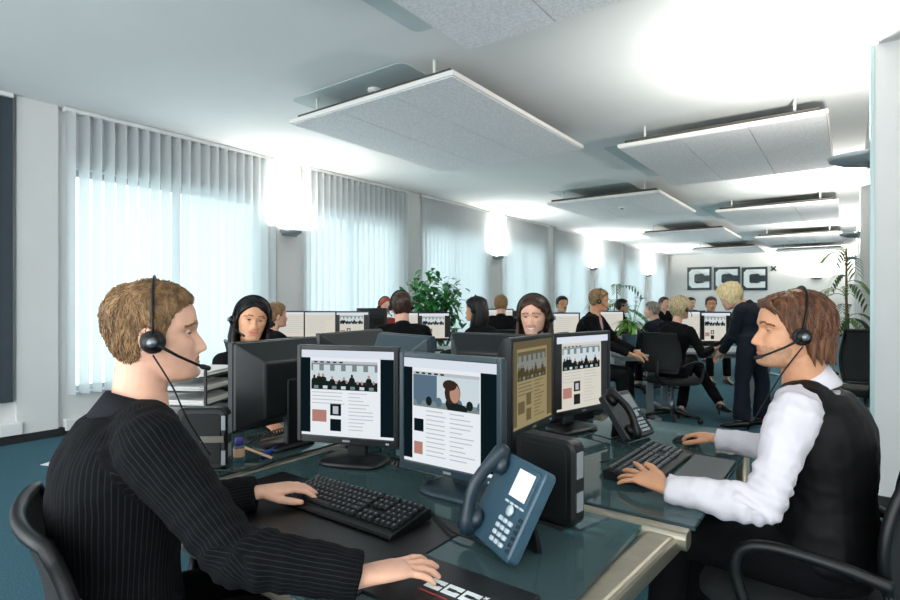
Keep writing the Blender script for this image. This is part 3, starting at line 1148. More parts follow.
zz = DZ + .012
g = lambda x, y, z=zz: onz(x, y, z)
loose_cable('coiled black phone cord lying between the left computer and the marker', [g(245, 440, DZ + .02), g(262, 436, DZ + .02), g(278, 432, DZ + .02), g(292, 428, DZ + .02)], .003, coil=.012, turns=16)
loose_cable('black cable lying behind the keyboard up to the slate blue phone', [g(432, 512), g(450, 530), g(470, 538), g(488, 545)], .0035)
loose_cable('coiled black cord lying in front of the portrait web page monitor', [g(392, 462, DZ + .02), g(418, 466, DZ + .02), g(440, 472, DZ + .02)], .003, coil=.010, turns=14)
loose_cable('thin black cable running over the desk left of the marker', [g(215, 470), g(250, 470), g(290, 456), g(330, 446)], .003)
loose_cable('black cable looping behind the small computer beside the slate blue phone', [g(600, 462), g(640, 452), g(612, 440), g(585, 432)], .0025)


# ---------------------------------------------------------------- people
def remesh(mb, voxel, smooth=2, fac=.5):
    me = mb.mesh('tmp', [])
    o = bpy.data.objects.new('tmp', me)
    COL.objects.link(o)
    m = o.modifiers.new('r', 'REMESH')
    m.mode = 'VOXEL'
    m.voxel_size = voxel
    if smooth:
        s = o.modifiers.new('s', 'SMOOTH')
        s.iterations = smooth
        s.factor = fac
    dg = bpy.context.evaluated_depsgraph_get()
    dg.update()
    out = bpy.data.meshes.new_from_object(o.evaluated_get(dg))
    bpy.data.objects.remove(o)
    bpy.data.meshes.remove(me)
    out.materials.clear()
    out.polygons.foreach_set('use_smooth', [True] * len(out.polygons))
    return out


def interp(tab, x):
    if x <= tab[0][0]:
        return tab[0][1]
    for (a, b), (c, d) in zip(tab, tab[1:]):
        if x <= c:
            k = (x - a) / (c - a)
            k = k * k * (3 - 2 * k) if len(tab) < 4 else k
            return b + (d - b) * k
    return tab[-1][1]


# z, half width, front, back
HEADM = [(-.119, .020, .076, .010), (-.112, .036, .0925, -.006), (-.100, .046, .0970, -.022), (-.085, .054, .0940, -.040), (-.070, .0605, .0935, -.056), (-.055, .0655, .0935, -.068),
         (-.040, .069, .0905, -.080), (-.02, .0715, .0895, -.091), (0, .0735, .0875, -.098), (.017, .075, .0960, -.102), (.035, .0755, .0950, -.104), (.055, .074, .0915, -.101), (.075, .068, .081, -.093),
         (.092, .056, .064, -.078), (.104, .041, .043, -.060), (.112, .024, .020, -.038), (.116, .006, -.002, -.012)]
HEADF = [(z, w * (.97 if z < -.03 else 1.02), f * (.985 if z < -.09 else 1), b) for z, w, f, b in HEADM]


def spline(tab, col, z):
    # Catmull-Rom over the table
    n = len(tab)
    if z <= tab[0][0]:
        return tab[0][col]
    if z >= tab[-1][0]:
        return tab[-1][col]
    for i in range(n - 1):
        if z <= tab[i + 1][0]:
            p1, p2 = tab[i], tab[i + 1]
            p0, p3 = tab[max(0, i - 1)], tab[min(n - 1, i + 2)]
            h = p2[0] - p1[0]
            t = (z - p1[0]) / h
            m1 = (p2[col] - p0[col]) / max(1e-6, p2[0] - p0[0]) * h
            m2 = (p3[col] - p1[col]) / max(1e-6, p3[0] - p1[0]) * h
            return (2 * t ** 3 - 3 * t * t + 1) * p1[col] + (t ** 3 - 2 * t * t + t) * m1 + (-2 * t ** 3 + 3 * t * t) * p2[col] + (t ** 3 - t * t) * m2
    return tab[-1][col]


def G(x, s):
    return math.exp(-(x / s) ** 2 / 2)


def head_rings(tab, smile=0.0, nose=1.0, nz=72, na=88, fem=0.0):
    rings = []
    for i in range(nz):
        u = i / (nz - 1)
        z = -.119 + .235 * u
        w, f, b = spline(tab, 1, z), spline(tab, 2, z), spline(tab, 3, z)
        cy = (f + b) / 2 * .35 + .0 if z > -.08 else (f * .5 + b * .5)
        ring = []
        for k in range(na):
            q = 2 * PI * k / na
            th = q - .5 * math.sin(q)
            sx, cx = math.sin(th), math.cos(th)
            x = w * math.copysign(abs(sx) ** .88, sx)
            y = cy + (f - cy if cx > 0 else cy - b) * math.copysign(abs(cx) ** (.86 if cx > 0 else .9), cx)
            if cx > -.1:
                fr = min(1, max(0, cx * 2.2))
                ax = abs(x)
                d = 0
                # nose
                h = interp([(-.058, 0), (-.0525, .008), (-.0475, .0225), (-.0415, .0262), (-.0355, .0255), (-.025, .0205), (-.010, .0135), (.006, .0060), (.018, 0)], z) * nose
                lat = interp([(-.055, .0125), (-.042, .0105), (-.02, .0075), (.01, .0085)], z)
                d += h * G(x, lat)
                d += .0085 * G(ax - .0135, .0060) * G(z + .046, .0062)
                d -= (.0105 - .0050 * fem) * G(ax - .031, .0145) * G(z + .001, .0105)
                d += (.0040 - .0030 * fem) * G(ax - .030, .020) * G(z - .0185, .0060)
                d += (.0045 + .003 * smile) * G(ax - .044, .016) * G(z + .030 - .004 * smile, .016)
                # mouth
                mw = .018 + .005 * smile
                d += (.0062 - .0022 * fem) * G(x, mw) * G(z + .0645, .0042)
                d += .0066 * G(x, mw * .9) * G(z + .0770, .0044)
                d -= .0032 * G(x, mw * 1.2) * G(z + .0705, .0022)
                d -= .0030 * G(x, .02) * G(z + .0870, .0050)
                d += .0040 * G(x, .016) * G(z + .1010, .0090)
                d -= .0025 * smile * G(ax - .030, .004) * G(z + .062, .014)
                y += d * fr
            ring.append(V((x, y, z)))
        rings.append(ring)
    return rings


def hand_mb(mb, W, fd, up, side, curl=(.25, .35, .3), spread=.10, s=1.0, thumb=(.62, .70, -.30), per=None):
    """W wrist, fd finger direction, up back of the hand, side +1 right hand / -1 left hand"""
    fd = V(fd).normalized()
    up = V(up)
    up = (up - fd * up.dot(fd)).normalized()
    lat = up.cross(fd) * side          # towards the thumb: for a right hand palm down the thumb is on the left
    Mx = Matrix((fd, lat, up)).transposed()

    def P(x, y, z):
        return V(W) + Mx @ (V((x, y, z)) * s)
    rings = []
    for x, hw, hh, yc, zc in ((-.04, .026, .020, 0, 0), (-.01, .027, .019, 0, 0), (.015, .031, .0175, .001, 0), (.045, .038, .0155, .002, -.001), (.075, .0405, .0135, .001, -.001), (.094, .039, .0115, .000, -.002), (.101, .035, .008, 0, -.003)):
        rings.append([P(x, yc + hw * math.copysign(abs(math.cos(a)) ** .8, math.cos(a)), zc + hh * math.sin(a)) for a in [2 * PI * j / 20 for j in range(20)]])
    mb.loft(rings)
    per = per or [(0, 0), (0, 0), (0, 0), (0, 0)]
    for i, (y, L, r) in enumerate(((.0290, .074, .0088), (.0098, .082, .0090), (-.0096, .076, .0086), (-.0275, .060, .0076))):
        a = 0.0
        sp = spread * (1.2, .35, -.45, -1.3)[i]
        p = V((.086 - (.0, -.003, .0, .006)[i], y, -.002))
        pts = [p.copy()]
        p = p + V((.010, 0, 0))
        pts.append(p.copy())
        dr = (per[i][0], per[i][1])
        for j, fr in enumerate((.46, .30, .24)):
            a += curl[j] + dr[0] * (1 if j == 0 else 0) + dr[1] * (1 if j else 0)
            d = V((math.cos(a) * math.cos(sp), math.sin(sp) * math.cos(a), -math.sin(a)))
            q = p + d * L * fr
            pts.append((p + q) / 2)
            pts.append(q)
            p = q
        n = len(pts)
        rad = [r * 1.08, r * 1.06] + [r * x for x in (.98, 1.03, .92, .95, .84, .74)]
        mb.tube([P(*q) for q in pts], [x * s for x in rad[:n]], 12, round_ends=True)
    t = V(thumb).normalized()
    t2 = V((t.x + .38, t.y - .28, t.z)).normalized()
    t3 = V((t.x + .62, t.y - .45, t.z - .05)).normalized()
    p = V((.020, .016, -.004))
    a = p + t * .045
    b = a + t2 * .036
    c = b + t3 * .026
    mb.tube([P(*q) for q in (p, (p + a) / 2, a, (a + b) / 2, b, (b + c) / 2, c)], [x * s for x in (.0150, .0145, .0115, .0105, .0108, .0098, .0080)], 12, round_ends=True)


def ik(S, Wp, l1, l2, pole):
    d = Wp - S
    D = min(d.length, (l1 + l2) * .995)
    n = d.normalized()
    a = (l1 * l1 - l2 * l2 + D * D) / (2 * D)
    h = math.sqrt(max(0, l1 * l1 - a * a))
    p = V(pole)
    p = (p - n * p.dot(n)).normalized()
    return S + n * a + p * h


def frame(fwd, up=(0, 0, 1)):
    f = V(fwd).normalized()
    u = V(up)
    r = f.cross(u).normalized()
    u = r.cross(f)
    return Matrix((r, f, u)).transposed()        # local x right, y forward, z up


TORSO = [(-.10, .150, .105, .115), (.0, .172, .118, .128), (.18, .165, .115, .118), (.36, .152, .110, .108), (.55, .162, .116, .118), (.72, .176, .118, .128), (.84, .180, .108, .122), (.92, .160, .085, .105), (.97, .118, .068, .088), (1.02, .072, .060, .068)]


class Person:
    def __init__(s, label, HC, hfwd, fwd, skin='skinA', sex='m', scale=1.0, wr=None, wl=None, seat_z=.50, lean=.08, voxel=.004, hip=None, nb=None, smile=0.0,
                 legs='sit', hands=None, knees=None, feet=None, roll=0.0, group=None, lipc=None, stub=False, neckback=.045, shz=0.0, pole=None, shw=None, face=True, brow='h_dbrown', noseup=1.0):
        s.__dict__.update(locals())
        s.HC = V(HC)
        s.hf = V(hfwd).normalized()
        s.f = V((fwd[0], fwd[1], 0)).normalized()
        s.k = scale
        up = V((0, 0, 1))
        s.HM = frame(s.hf, up) @ Matrix.Rotation(roll, 3, 'Y')
        s.NB = V(nb) if nb is not None else s.HC + V((0, 0, -.183 * scale)) - V((s.hf.x, s.hf.y, 0)) * neckback
        s.hip = V(hip) if hip is not None else V((s.NB.x, s.NB.y, seat_z + .07)) - s.f * (lean + .02)
        s.U = (s.NB - s.hip).normalized()
        s.R = s.f.cross(s.U).normalized()
        s.F = s.U.cross(s.R)
        w = shw or (.178 if sex == 'm' else .152) * scale
        s.shR = s.NB - s.U * (.045 - shz) + s.R * w
        s.shL = s.NB - s.U * (.045 - shz) - s.R * w
        l1, l2 = .295 * scale, .255 * scale
        if sex == 'f':
            l1, l2 = .27 * scale, .235 * scale
        desk = s.NB + s.f * .40
        s.wR = V(wr) if wr is not None else V((desk.x, desk.y, .775)) + s.R * .13
        s.wL = V(wl) if wl is not None else V((desk.x, desk.y, .775)) - s.R * .13
        pr = pole or {}
        s.eR = ik(s.shR, s.wR, l1, l2, pr.get('R', s.R * .55 - up * 1.0 - s.f * .35))
        s.eL = ik(s.shL, s.wL, l1, l2, pr.get('L', -s.R * .55 - up * 1.0 - s.f * .35))
        # clamp wrists to reach
        for e, wn in ((s.eR, 'wR'), (s.eL, 'wL')):
            wv = getattr(s, wn)
            d = (wv - e)
            if d.length > l2 * 1.02:
                setattr(s, wn, e + d.normalized() * l2)
        hips = s.R * .088 * scale
        s.hpR, s.hpL = s.hip + hips - up * .02, s.hip - hips - up * .02
        if knees:
            s.knR, s.knL = V(knees[0]), V(knees[1])
        elif legs == 'sit':
            s.knR = V((s.hip.x, s.hip.y, seat_z + .045)) + s.f * .42 * scale + s.R * .13
            s.knL = V((s.hip.x, s.hip.y, seat_z + .045)) + s.f * .42 * scale - s.R * .13
        else:
            s.knR = s.hpR * .5 + V((s.hpR.x, s.hpR.y, .09)) * .5 + s.f * .03
            s.knL = s.hpL * .5 + V((s.hpL.x, s.hpL.y, .09)) * .5 + s.f * .03
        if feet:
            s.anR, s.anL = V(feet[0]), V(feet[1])
        else:
            s.anR = V((s.knR.x, s.knR.y, .085)) + (s.f * .02 if legs == 'sit' else -s.f * .03)
            s.anL = V((s.knL.x, s.knL.y, .085)) + (s.f * .02 if legs == 'sit' else -s.f * .03)
        gz = 0.0
        s.root = root('person', label, 'person', (s.hip.x, s.hip.y, 0), math.atan2(-s.f.x, s.f.y), group)
        s.body()

    # ---- local head point to world
    def H(s, p):
        return s.HC + s.HM @ (V(p) * s.k)

    def torso(s, mb, grow=0.0, t0=-.10, t1=1.02, top=0.0, chest=0.0, wk=1.0):
        L = (s.NB - s.hip).length
        rings = []
        kx = (1.0 if s.sex == 'm' else .87) * s.k * wk
        N = 22
        for i in range(N + 1):
            t = t0 + (t1 - t0) * i / N
            w, f, b = [spline(TORSO, c, t) for c in (1, 2, 3)]
            if s.sex == 'f':
                if t > .5 and t < .85:
                    f += .022 * math.sin((t - .5) / .35 * PI)
                if t < .25:
                    w *= 1.08
                if .25 < t < .5:
                    w *= .93
            c = s.hip + s.U * (L * t) - s.F * (.012 + .02 * math.sin(max(0, min(1, t)) * PI))
            w, f, b = w * kx + grow, f * s.k + grow, b * s.k + grow
            ring = []
            for k in range(28):
                a = 2 * PI * k / 28
                ca, sa = math.cos(a), math.sin(a)
                ring.append(c + s.R * (w * math.copysign(abs(ca) ** .82, ca)) + s.F * ((f if sa > 0 else b) * math.copysign(abs(sa) ** .88, sa)))
            rings.append(ring)
        mb.loft(rings)

    def arm(s, mb, side, grow=0.0, cut=0.0, cuff=0.0, upto=1.0):
        S, E, W = (s.shR, s.eR, s.wR) if side > 0 else (s.shL, s.eL, s.wL)
        k = s.k * (1 if s.sex == 'm' else .82)
        n = s.NB - s.U * .03
        mb.tube([n + (S - n) * .2, n + (S - n) * .65 + s.U * .004, S], [.058 * k + grow, .060 * k + grow, .054 * k + grow], 16, round_ends=True)
        d = (E - S)
        # drop of the shoulder cap, then the limb
        mb.tube([S + s.R * side * .004, S + d * .18, S + d * .45, S + d * .8, E], [.058 * k + grow, .056 * k + grow, .050 * k + grow, .044 * k + grow, .043 * k + grow], 18, round_ends=True)
        if upto < 1:
            return
        W2 = W + (E - W).normalized() * cut
        d = W2 - E
        mb.tube([E, E + d * .25, E + d * .6, E + d * .92, W2], [.043 * k + grow, .044 * k + grow, .037 * k + grow, .029 * k + grow + cuff, .0285 * k + grow + cuff], 18, round_ends=(cut <= 0))

    def leg(s, mb, side, grow=0.0, end=0.0, flare=0.0):
        A, B, C = (s.hpR, s.knR, s.anR) if side > 0 else (s.hpL, s.knL, s.anL)
        k = s.k * (1 if s.sex == 'm' else .92)
        d = B - A
        mb.tube([A, A + d * .3, A + d * .7, B], [.090 * k + grow, .084 * k + grow, .066 * k + grow, .056 * k + grow], 18, round_ends=True)
        C2 = C + (B - C).normalized() * end
        d = C2 - B
        mb.tube([B, B + d * .3, B + d * .75, C2], [.055 * k + grow, .054 * k + grow, .040 * k + grow + flare, .036 * k + grow + flare], 16, round_ends=(end <= 0))

    def body(s):
        mb = MB()
        tab = HEADM if s.sex == 'm' else HEADF
        fem = 1.0 if s.sex == 'f' else 0.0
        hr = head_rings(tab, s.smile, s.noseup * (1 - .27 * fem), fem=fem)
        mb.loft([[s.H(p) for p in r] for r in hr])
        for sx in (1, -1):
            Re = s.HM @ Matrix.Rotation(sx * -.30, 3, 'Z') @ Matrix.Rotation(.18, 3, 'X')
            c = V((sx * .0765, -.006, -.012))
            mb.ell(s.H(c), V((.007, .0165, .029)) * s.k, Re, nu=14, nv=10)
            pts = []
            for i in range(11):
                a = -1.9 + 4.1 * i / 10
                pts.append(s.H(c) + Re @ (V((sx * .006, -.0155 * math.sin(a + .6) * 1.05, .027 * math.cos(a + .6))) * s.k))
            mb.tube(pts, .0042 * s.k, 8, round_ends=True)
        # neck
        nr = (.058 if s.sex == 'm' else .046) * s.k
        mb.tube([s.NB - s.U * .06, s.NB, s.NB.lerp(s.H((0, -.03, -.09)), .5), s.H((0, -.026, -.085)), s.H((0, -.02, -.04))], [nr * 1.35, nr * 1.12, nr, nr * 1.0, nr * .95], 24, flat=1.05)
        s.torso(mb, -.014, t1=1.0)
        for sd in (1, -1):
            s.arm(mb, sd, -.008)
            s.leg(mb, sd, -.008)
            an, kn = (s.anR, s.knR) if sd > 0 else (s.anL, s.knL)
            fd = s.footdir(sd)
            mb.tube([an + V((0, 0, .01)), an - V((0, 0, .03)) + fd * .04, V((an.x, an.y, an.z - .05)) + fd * .12], [.030 * s.k, .024 * s.k, .012 * s.k], 12, round_ends=True)
            W, E = (s.wR, s.eR) if sd > 0 else (s.wL, s.eL)
            hd = (s.hands or {}).get('R' if sd > 0 else 'L', {})
            fdv = hd.get('dir', ((W - E).normalized() + s.f * .3))
            hand_mb(mb, W, fdv, hd.get('up', (0, 0, 1)), sd, hd.get('curl', (.30, .40, .30)), hd.get('spread', .10), (1.0 if s.sex == 'm' else .88) * s.k, hd.get('thumb', (.62, .70, -.30)), hd.get('per'))
        me = remesh(mb, s.voxel, 2 if s.voxel < .005 else 1, .45)
        mats = [M[s.skin], M[s.lipc or ('lipm' if s.sex == 'm' else 'lip')], M['eyew'], M['iris'], M[s.brow], M['stubble'], M['teeth']]
        for m in mats:
            me.materials.append(m)
        if s.face:
            inv = s.HM.transposed()
            idx = [0] * len(me.polygons)
            hc, kk = s.HC, s.k
            for i, p in enumerate(me.polygons):
                c = p.center
                if (c - hc).length > .19 * kk:
                    continue
                q = (inv @ (c - hc)) / kk
                if q.y < .02:
                    if s.stub and False:
                        idx[i] = 5
                    continue
                ax = abs(q.x)
                cz = .0700 - (.006 + .005 * fem) * s.smile * (ax / .025) ** 2
                if q.y > .06 and (ax / (.0235 + .006 * s.smile)) ** 2 + ((q.z + cz) / (.0095 + (.002 - .0035 * fem) * s.smile)) ** 2 < 1:
                    idx[i] = 1
                    if s.smile > .5 and (ax / .023) ** 2 + ((q.z + cz + .0003) / .0046) ** 2 < 1:
                        idx[i] = 6
                elif s.voxel < .007 and q.y > .05 and .011 < ax < .057 and abs(q.z - (.0205 + .003 * math.sin((ax - .011) / .039 * PI) - (.004 if ax > .04 else 0))) < (.0042 - .0014 * fem) * (1.2 - ax * 8):
                    idx[i] = 4
                elif s.stub and q.z < -.052 + .008 * noise.noise(q * 90) and q.z > -.122 and q.y > .022 + .02 * noise.noise(q * 70):
                    idx[i] = 5
            me.polygons.foreach_set('material_index', idx)
            # eyes set into the sockets
            bm = bmesh.new()
            bm.from_mesh(me)
            ez = .0035 if s.sex == 'f' else 0.0
            lo_, hi_ = (8, 6) if s.sex == 'f' else (2, 0)
            for sx in (1, -1):
                for (r, dy, mi) in ((.0118 + .0008 * fem, 0, 2), (.0082, .0042 + .0008 * fem, 3)):
                    e = MB().ell(s.H((sx * .0312 + (0 if mi == 2 else -sx * .0005), .0685 + dy + ez, -.001)), V((r, r, r)) * s.k, nu=14, nv=10)
                    vs = [bm.verts.new(p) for p in e.v]
                    for f in e.f:
                        nf = bm.faces.new([vs[j] for j in f])
                        nf.material_index = mi
                        nf.smooth = True
                # upper lid
                lid = MB()
                for e0, e1 in ((hi_, 85), (-80, -16 - lo_)):
                  rings = []
                  for j in range(6):
                    el = math.radians(e0 + (e1 - e0) * j / 5)
                    rings.append([s.H(V((sx * .0312, .0685 + ez, -.001)) + V((math.sin(az) * math.cos(el), math.cos(az) * math.cos(el), math.sin(el))) * .0134) for az in [math.radians(-80 + 160 * q / 10) for q in range(11)]])
                  lid.loft(rings, cap=False, closed=False)
                vs = [bm.verts.new(p) for p in lid.v]
                for f in lid.f:
                    nf = bm.faces.new([vs[j] for j in f])
                    nf.smooth = True
                    nf.material_index = 0
                lash = MB().tube([s.H(V((sx * .0312, .0685 + ez, -.001)) + V((math.sin(az) * math.cos(math.radians(hi_)), math.cos(az) * math.cos(math.radians(hi_)), math.sin(math.radians(hi_)))) * .0138) for az in [math.radians(-62 + 124 * q / 10) for q in range(11)]], .0011 + .0006 * fem, 6)
                vs = [bm.verts.new(p) for p in lash.v]
                for f in lash.f:
                    nf = bm.faces.new([vs[j] for j in f])
                    nf.material_index = 3
            bm.to_mesh(me)
            bm.free()
        s.bodyo = link('body', me, s.root)

    def footdir(s, sd):
        return s.f

    # ---- cloth
    def cloth(s, mb, name, m, voxel, parent=None, wr=.004, ws=14.0, smooth=3, thick=None, stripes=False, folds=True):
        me = remesh(mb, voxel, smooth, .5)
        seed = V((s.HC.x * 3.1, s.HC.y * 1.7, 2.2))
        if wr:
            segs = [(s.shR, s.eR), (s.eR, s.wR), (s.shL, s.eL), (s.eL, s.wL)]
            co = []
            for v in me.vertices:
                p, n = v.co, v.normal
                d = noise.noise((p + seed) * ws) * wr * .7 + noise.noise((p + seed) * ws * 2.7) * wr * .3 + (.25 - abs(noise.noise((p + seed) * ws * 1.25 + V((7, 3, 1))))) * wr * 1.1
                if folds:
                    for A, B in segs:
                        ax = (B - A)
                        L = ax.length
                        u = (p - A).dot(ax) / (L * L)
                        if -.1 < u < 1.1 and ((p - A) - ax * u).length < .085:
                            g = u if B in (s.eR, s.eL) else 1 - u
                            amt = max(0, (g - .35) / .65)
                            ph = u * L * 150 + noise.noise((p + seed) * 9) * 4.5
                            d += math.sin(ph) * wr * .42 * (.25 + amt)
                            break
                co.append(p + n * d)
            for v, c in zip(me.vertices, co):
                v.co = c
        if stripes:
            at_ = me.attributes.new('cloth', 'FLOAT', 'POINT')
            segs = [(s.shR, s.eR, .05), (s.eR, s.wR, .042), (s.shL, s.eL, .05), (s.eL, s.wL, .042)]
            vals = []
            for v in me.vertices:
                p = v.co
                best = None
                for A, B, r in segs:
                    ax = B - A
                    u = max(-.05, min(1.05, (p - A).dot(ax) / ax.length_squared))
                    d = ((p - A) - ax * u).length
                    if d < r + .035 and (best is None or d < best[0]):
                        best = (d, A, B, r)
                lat = (p - s.NB).dot(s.R)
                if best and (abs(lat) > .150 or (p - s.NB).dot(s.U) < -.12 and abs(lat) > .165 or best[1] in (s.eR, s.eL)):
                    _, A, B, r = best
                    t = (B - A).normalized()
                    x = s.F - t * s.F.dot(t)
                    x.normalize()
                    y = t.cross(x)
                    q = p - A
                    vals.append(math.atan2(q.dot(y), -q.dot(x)) * r * 1.25 + 10)
                else:
                    q = p - s.hip
                    vals.append(math.atan2(q.dot(s.R), q.dot(-s.F)) * .16 + 5)
            at_.data.foreach_set('value', vals)
        me.materials.append(M[m] if isinstance(m, str) else m)
        return link(name, me, parent or s.root)

    def jacket(s, m='suitplain', grow=.012, voxel=.008, collar=True, cut=.012, wr=.005, stripes=False, lapel=True, shirt=None, tie=None, name='jacket', vdepth=.34):
        mb = MB()
        s.torso(mb, grow, t0=-.16, t1=1.0)
        for sd in (1, -1):
            s.arm(mb, sd, grow * .9, cut, .006)
        o = s.cloth(mb, name, m, voxel, wr=wr, stripes=stripes)
        s.jk = o
        if collar:
            s.collar(M[m], o, .030 if s.sex == 'm' else .02)
        if shirt:
            s.shirt_v(shirt, tie, vdepth)
        if voxel <= .006:
            for sd in (1, -1):
                W, E = (s.wR, s.eR) if sd > 0 else (s.wL, s.eL)
        return o

    def surf(s, o):
        me = o.data
        bm = bmesh.new()
        bm.from_mesh(me)
        bm.transform(ROOTM[s.root.name])
        t = BVHTree.FromBMesh(bm)
        bm.free()
        return t

    def patch(s, tree, poly, off, m, name, parent, div=6, thick=.004):
        """a flat outline (right, down from the neck base) laid over the chest"""
        pts = []
        for (x, z) in poly:
            o = s.NB + s.R * x - s.U * z + s.F * .5
            h = tree.ray_cast(o, -s.F)
            q = h[0] if h[0] is not None else o - s.F * .4
            pts.append(q + s.F * off)
        mb = MB()
        n = len(pts)
        vs = pts + [p - s.F * thick for p in pts]
        fs = [tuple(range(n)), tuple(reversed(range(n, 2 * n)))] + [(j, (j + 1) % n, n + (j + 1) % n, n + j) for j in range(n)]
        mb.add(vs, fs, 0, False)
        return mb.build(name, m, parent)

    def strip(s, tree, left, right, off, m, name, parent, thick=.004):
        """a band over the chest between two outlines with equal numbers of points"""
        def pr(x, z):
            o = s.NB + s.R * x - s.U * z + s.F * .5
            h = tree.ray_cast(o, -s.F)
            return (h[0] if h[0] is not None else o - s.F * .42) + s.F * off
        rings = []
        N = 8
        dense = []
        for i in range(len(left) - 1):
            for k in range(4):
                u = k / 4
                dense.append(([left[i][j] + (left[i + 1][j] - left[i][j]) * u for j in (0, 1)], [right[i][j] + (right[i + 1][j] - right[i][j]) * u for j in (0, 1)]))
        dense.append((left[-1], right[-1]))
        for l, r_ in dense:
            row = [pr(l[0] + (r_[0] - l[0]) * k / N, l[1] + (r_[1] - l[1]) * k / N) for k in range(N + 1)]
            rings.append(row + [p - s.F * thick for p in reversed(row)])
        return MB().loft(rings, smooth=True).build(name, m, parent)

    def shirt_v(s, m, tie, depth):
        tree = s.surf(s.jk)
        o = s.strip(tree, [(-.050, .0), (-.042, .06), (-.022, depth * .6), (-.001, depth)], [(.050, .0), (.042, .06), (.022, depth * .6), (.001, depth)], .003, M[m], 'shirt', s.root)
        if tie:
            s.strip(tree, [(-.012, .035), (-.016, .12), (-.02, depth * .7)], [(.012, .035), (.016, .12), (.02, depth * .7)], .007, M[tie], 'necktie', s.root)
        for sd in (1, -1):
            s.strip(tree, [(sd * .055, -.005), (sd * .048, .06), (sd * .024, depth * .6), (sd * .003, depth + .01)], [(sd * .085, .005), (sd * .092, .08), (sd * .066, depth * .55), (sd * .006, depth + .02)], .004, s.jk.data.materials[0], 'lapel', s.jk)

    def collar(s, m, parent, h=.03, name='collar', r0=.062, open_=.55, slope=.55, fold=.030, rise=.0, tip=(.020, .016)):
        """turned-down collar round the back of the neck"""
        mb = MB()
        k = s.k * (1 if s.sex == 'm' else .86)
        rings = []
        n = 26
        for i in range(n + 1):
            a = -PI + open_ + (2 * PI - 2 * open_) * i / n      # 0 at the back
            c, sn = math.cos(a), math.sin(a)
            out = -s.F * c + s.R * sn
            back = (c + 1) / 2
            base = s.NB + s.U * (.000 + rise) - s.F * .004
            lift = s.U * (tip[0] * back - tip[1] * (1 - back))
            rx = (r0 + .004) * k
            p = base + lift + out * (rx * (1.0 if abs(sn) > .5 else 1.02))
            top = p + s.U * h - out * .006
            low = p + out * fold + s.U * (-.020) - s.U * .02 * (1 - back)
            rings.append([p - out * .003, top - out * .003, top + out * .004 + s.U * .002, low + out * .003, low - s.U * .005, p + out * .004 + s.U * (h * .3)])
        mb.loft(rings)
        return mb.build(name, m, parent)

    def trousers(s, m='suitplain', grow=.010, voxel=.010, end=.03, flare=.012):
        mb = MB()
        s.torso(mb, grow * .6, t0=-.16, t1=.30)
        for sd in (1, -1):
            s.leg(mb, sd, grow, end, flare)
        return s.cloth(mb, 'trousers', m, voxel, wr=.005, ws=10, folds=False)

    def shoes(s, m='shoe', heel=0.0):
        for sd in (1, -1):
            an = s.anR if sd > 0 else s.anL
            fd = s.footdir(sd)
            mb = MB()
            z0 = an.z - .085
            rings = []
            sdv = V((fd.y, -fd.x, 0)).normalized()
            for y, w, h in ((-.080, .024, .050), (-.065, .038, .074), (-.02, .042, .084), (.04, .044, .074), (.10, .049, .052), (.15, .046, .040), (.190, .028, .028), (.200, .010, .016)):
                c = V((an.x, an.y, z0)) + fd * y * s.k
                hz = heel * max(0, 1 - (y + .07) / .16)
                rings.append([c + sdv * (w * math.cos(a)) + V((0, 0, hz + max(0.002, h * .5 + h * .5 * math.sin(a)))) for a in [2 * PI * j / 14 for j in range(14)]])
            mb.loft(rings)
            o = mb.build('shoe', M[m], s.root)
            if heel:
                c = V((an.x, an.y, z0)) - fd * .055
                MB().tube([c + V((0, 0, .0)), c + V((0, 0, heel + .02))], [.008, .018], 8).build('heel', M[m], o)

    # ---- hair
    def hair(s, m, hairline, thick=.016, tuft=.004, tsc=38, locks=0, lock_len=.03, lr=.0016, nape=-.085, flow='short', long=None, part=0.0, low=None, lift=.004, seed=1):
        tab = HEADM if s.sex == 'm' else HEADF
        rn = random.Random(seed)
        rings = head_rings(tab, 0, 0, 64, 80)
        C = V((0, -.008, .012))

        def cover(p):
            """1 where hair grows"""
            hl = interp(hairline, p.y)
            if s.sex == 'f' and p.y > .03:
                hl += .020 * max(-.6, 1 - abs(p.x - part * .5) / .040) * min(1, (p.y - .03) / .03)
            e = (p.z - hl) / .010 + noise.noise(p * 60) * .5
            return max(0, min(1, e * .5 + .5))

        def out(p):
            n = (p - C).normalized()
            k = cover(p)
            th = thick(p) if callable(thick) else thick
            t = -.010 + (th + .010) * (k * k * (3 - 2 * k))
            if k > .1:
                t += (noise.noise(V((p.x, p.y, p.z * .5)) * tsc) * .7 + noise.noise(V((p.x, p.y, p.z * .6)) * tsc * 2.3) * .45) * tuft
            return p + n * t
        mb = MB()
        rr = [[out(p) for p in r] for r in rings]
        mb.loft(rr)
        capm = mb.mesh('cap', [])
        bm = bmesh.new()
        bm.from_mesh(capm)
        tree = BVHTree.FromBMesh(bm)
        bm.free()
        bpy.data.meshes.remove(capm)

        def onhair(d):
            h = tree.ray_cast(C + d * .4, -d)
            return h[0], h[1]
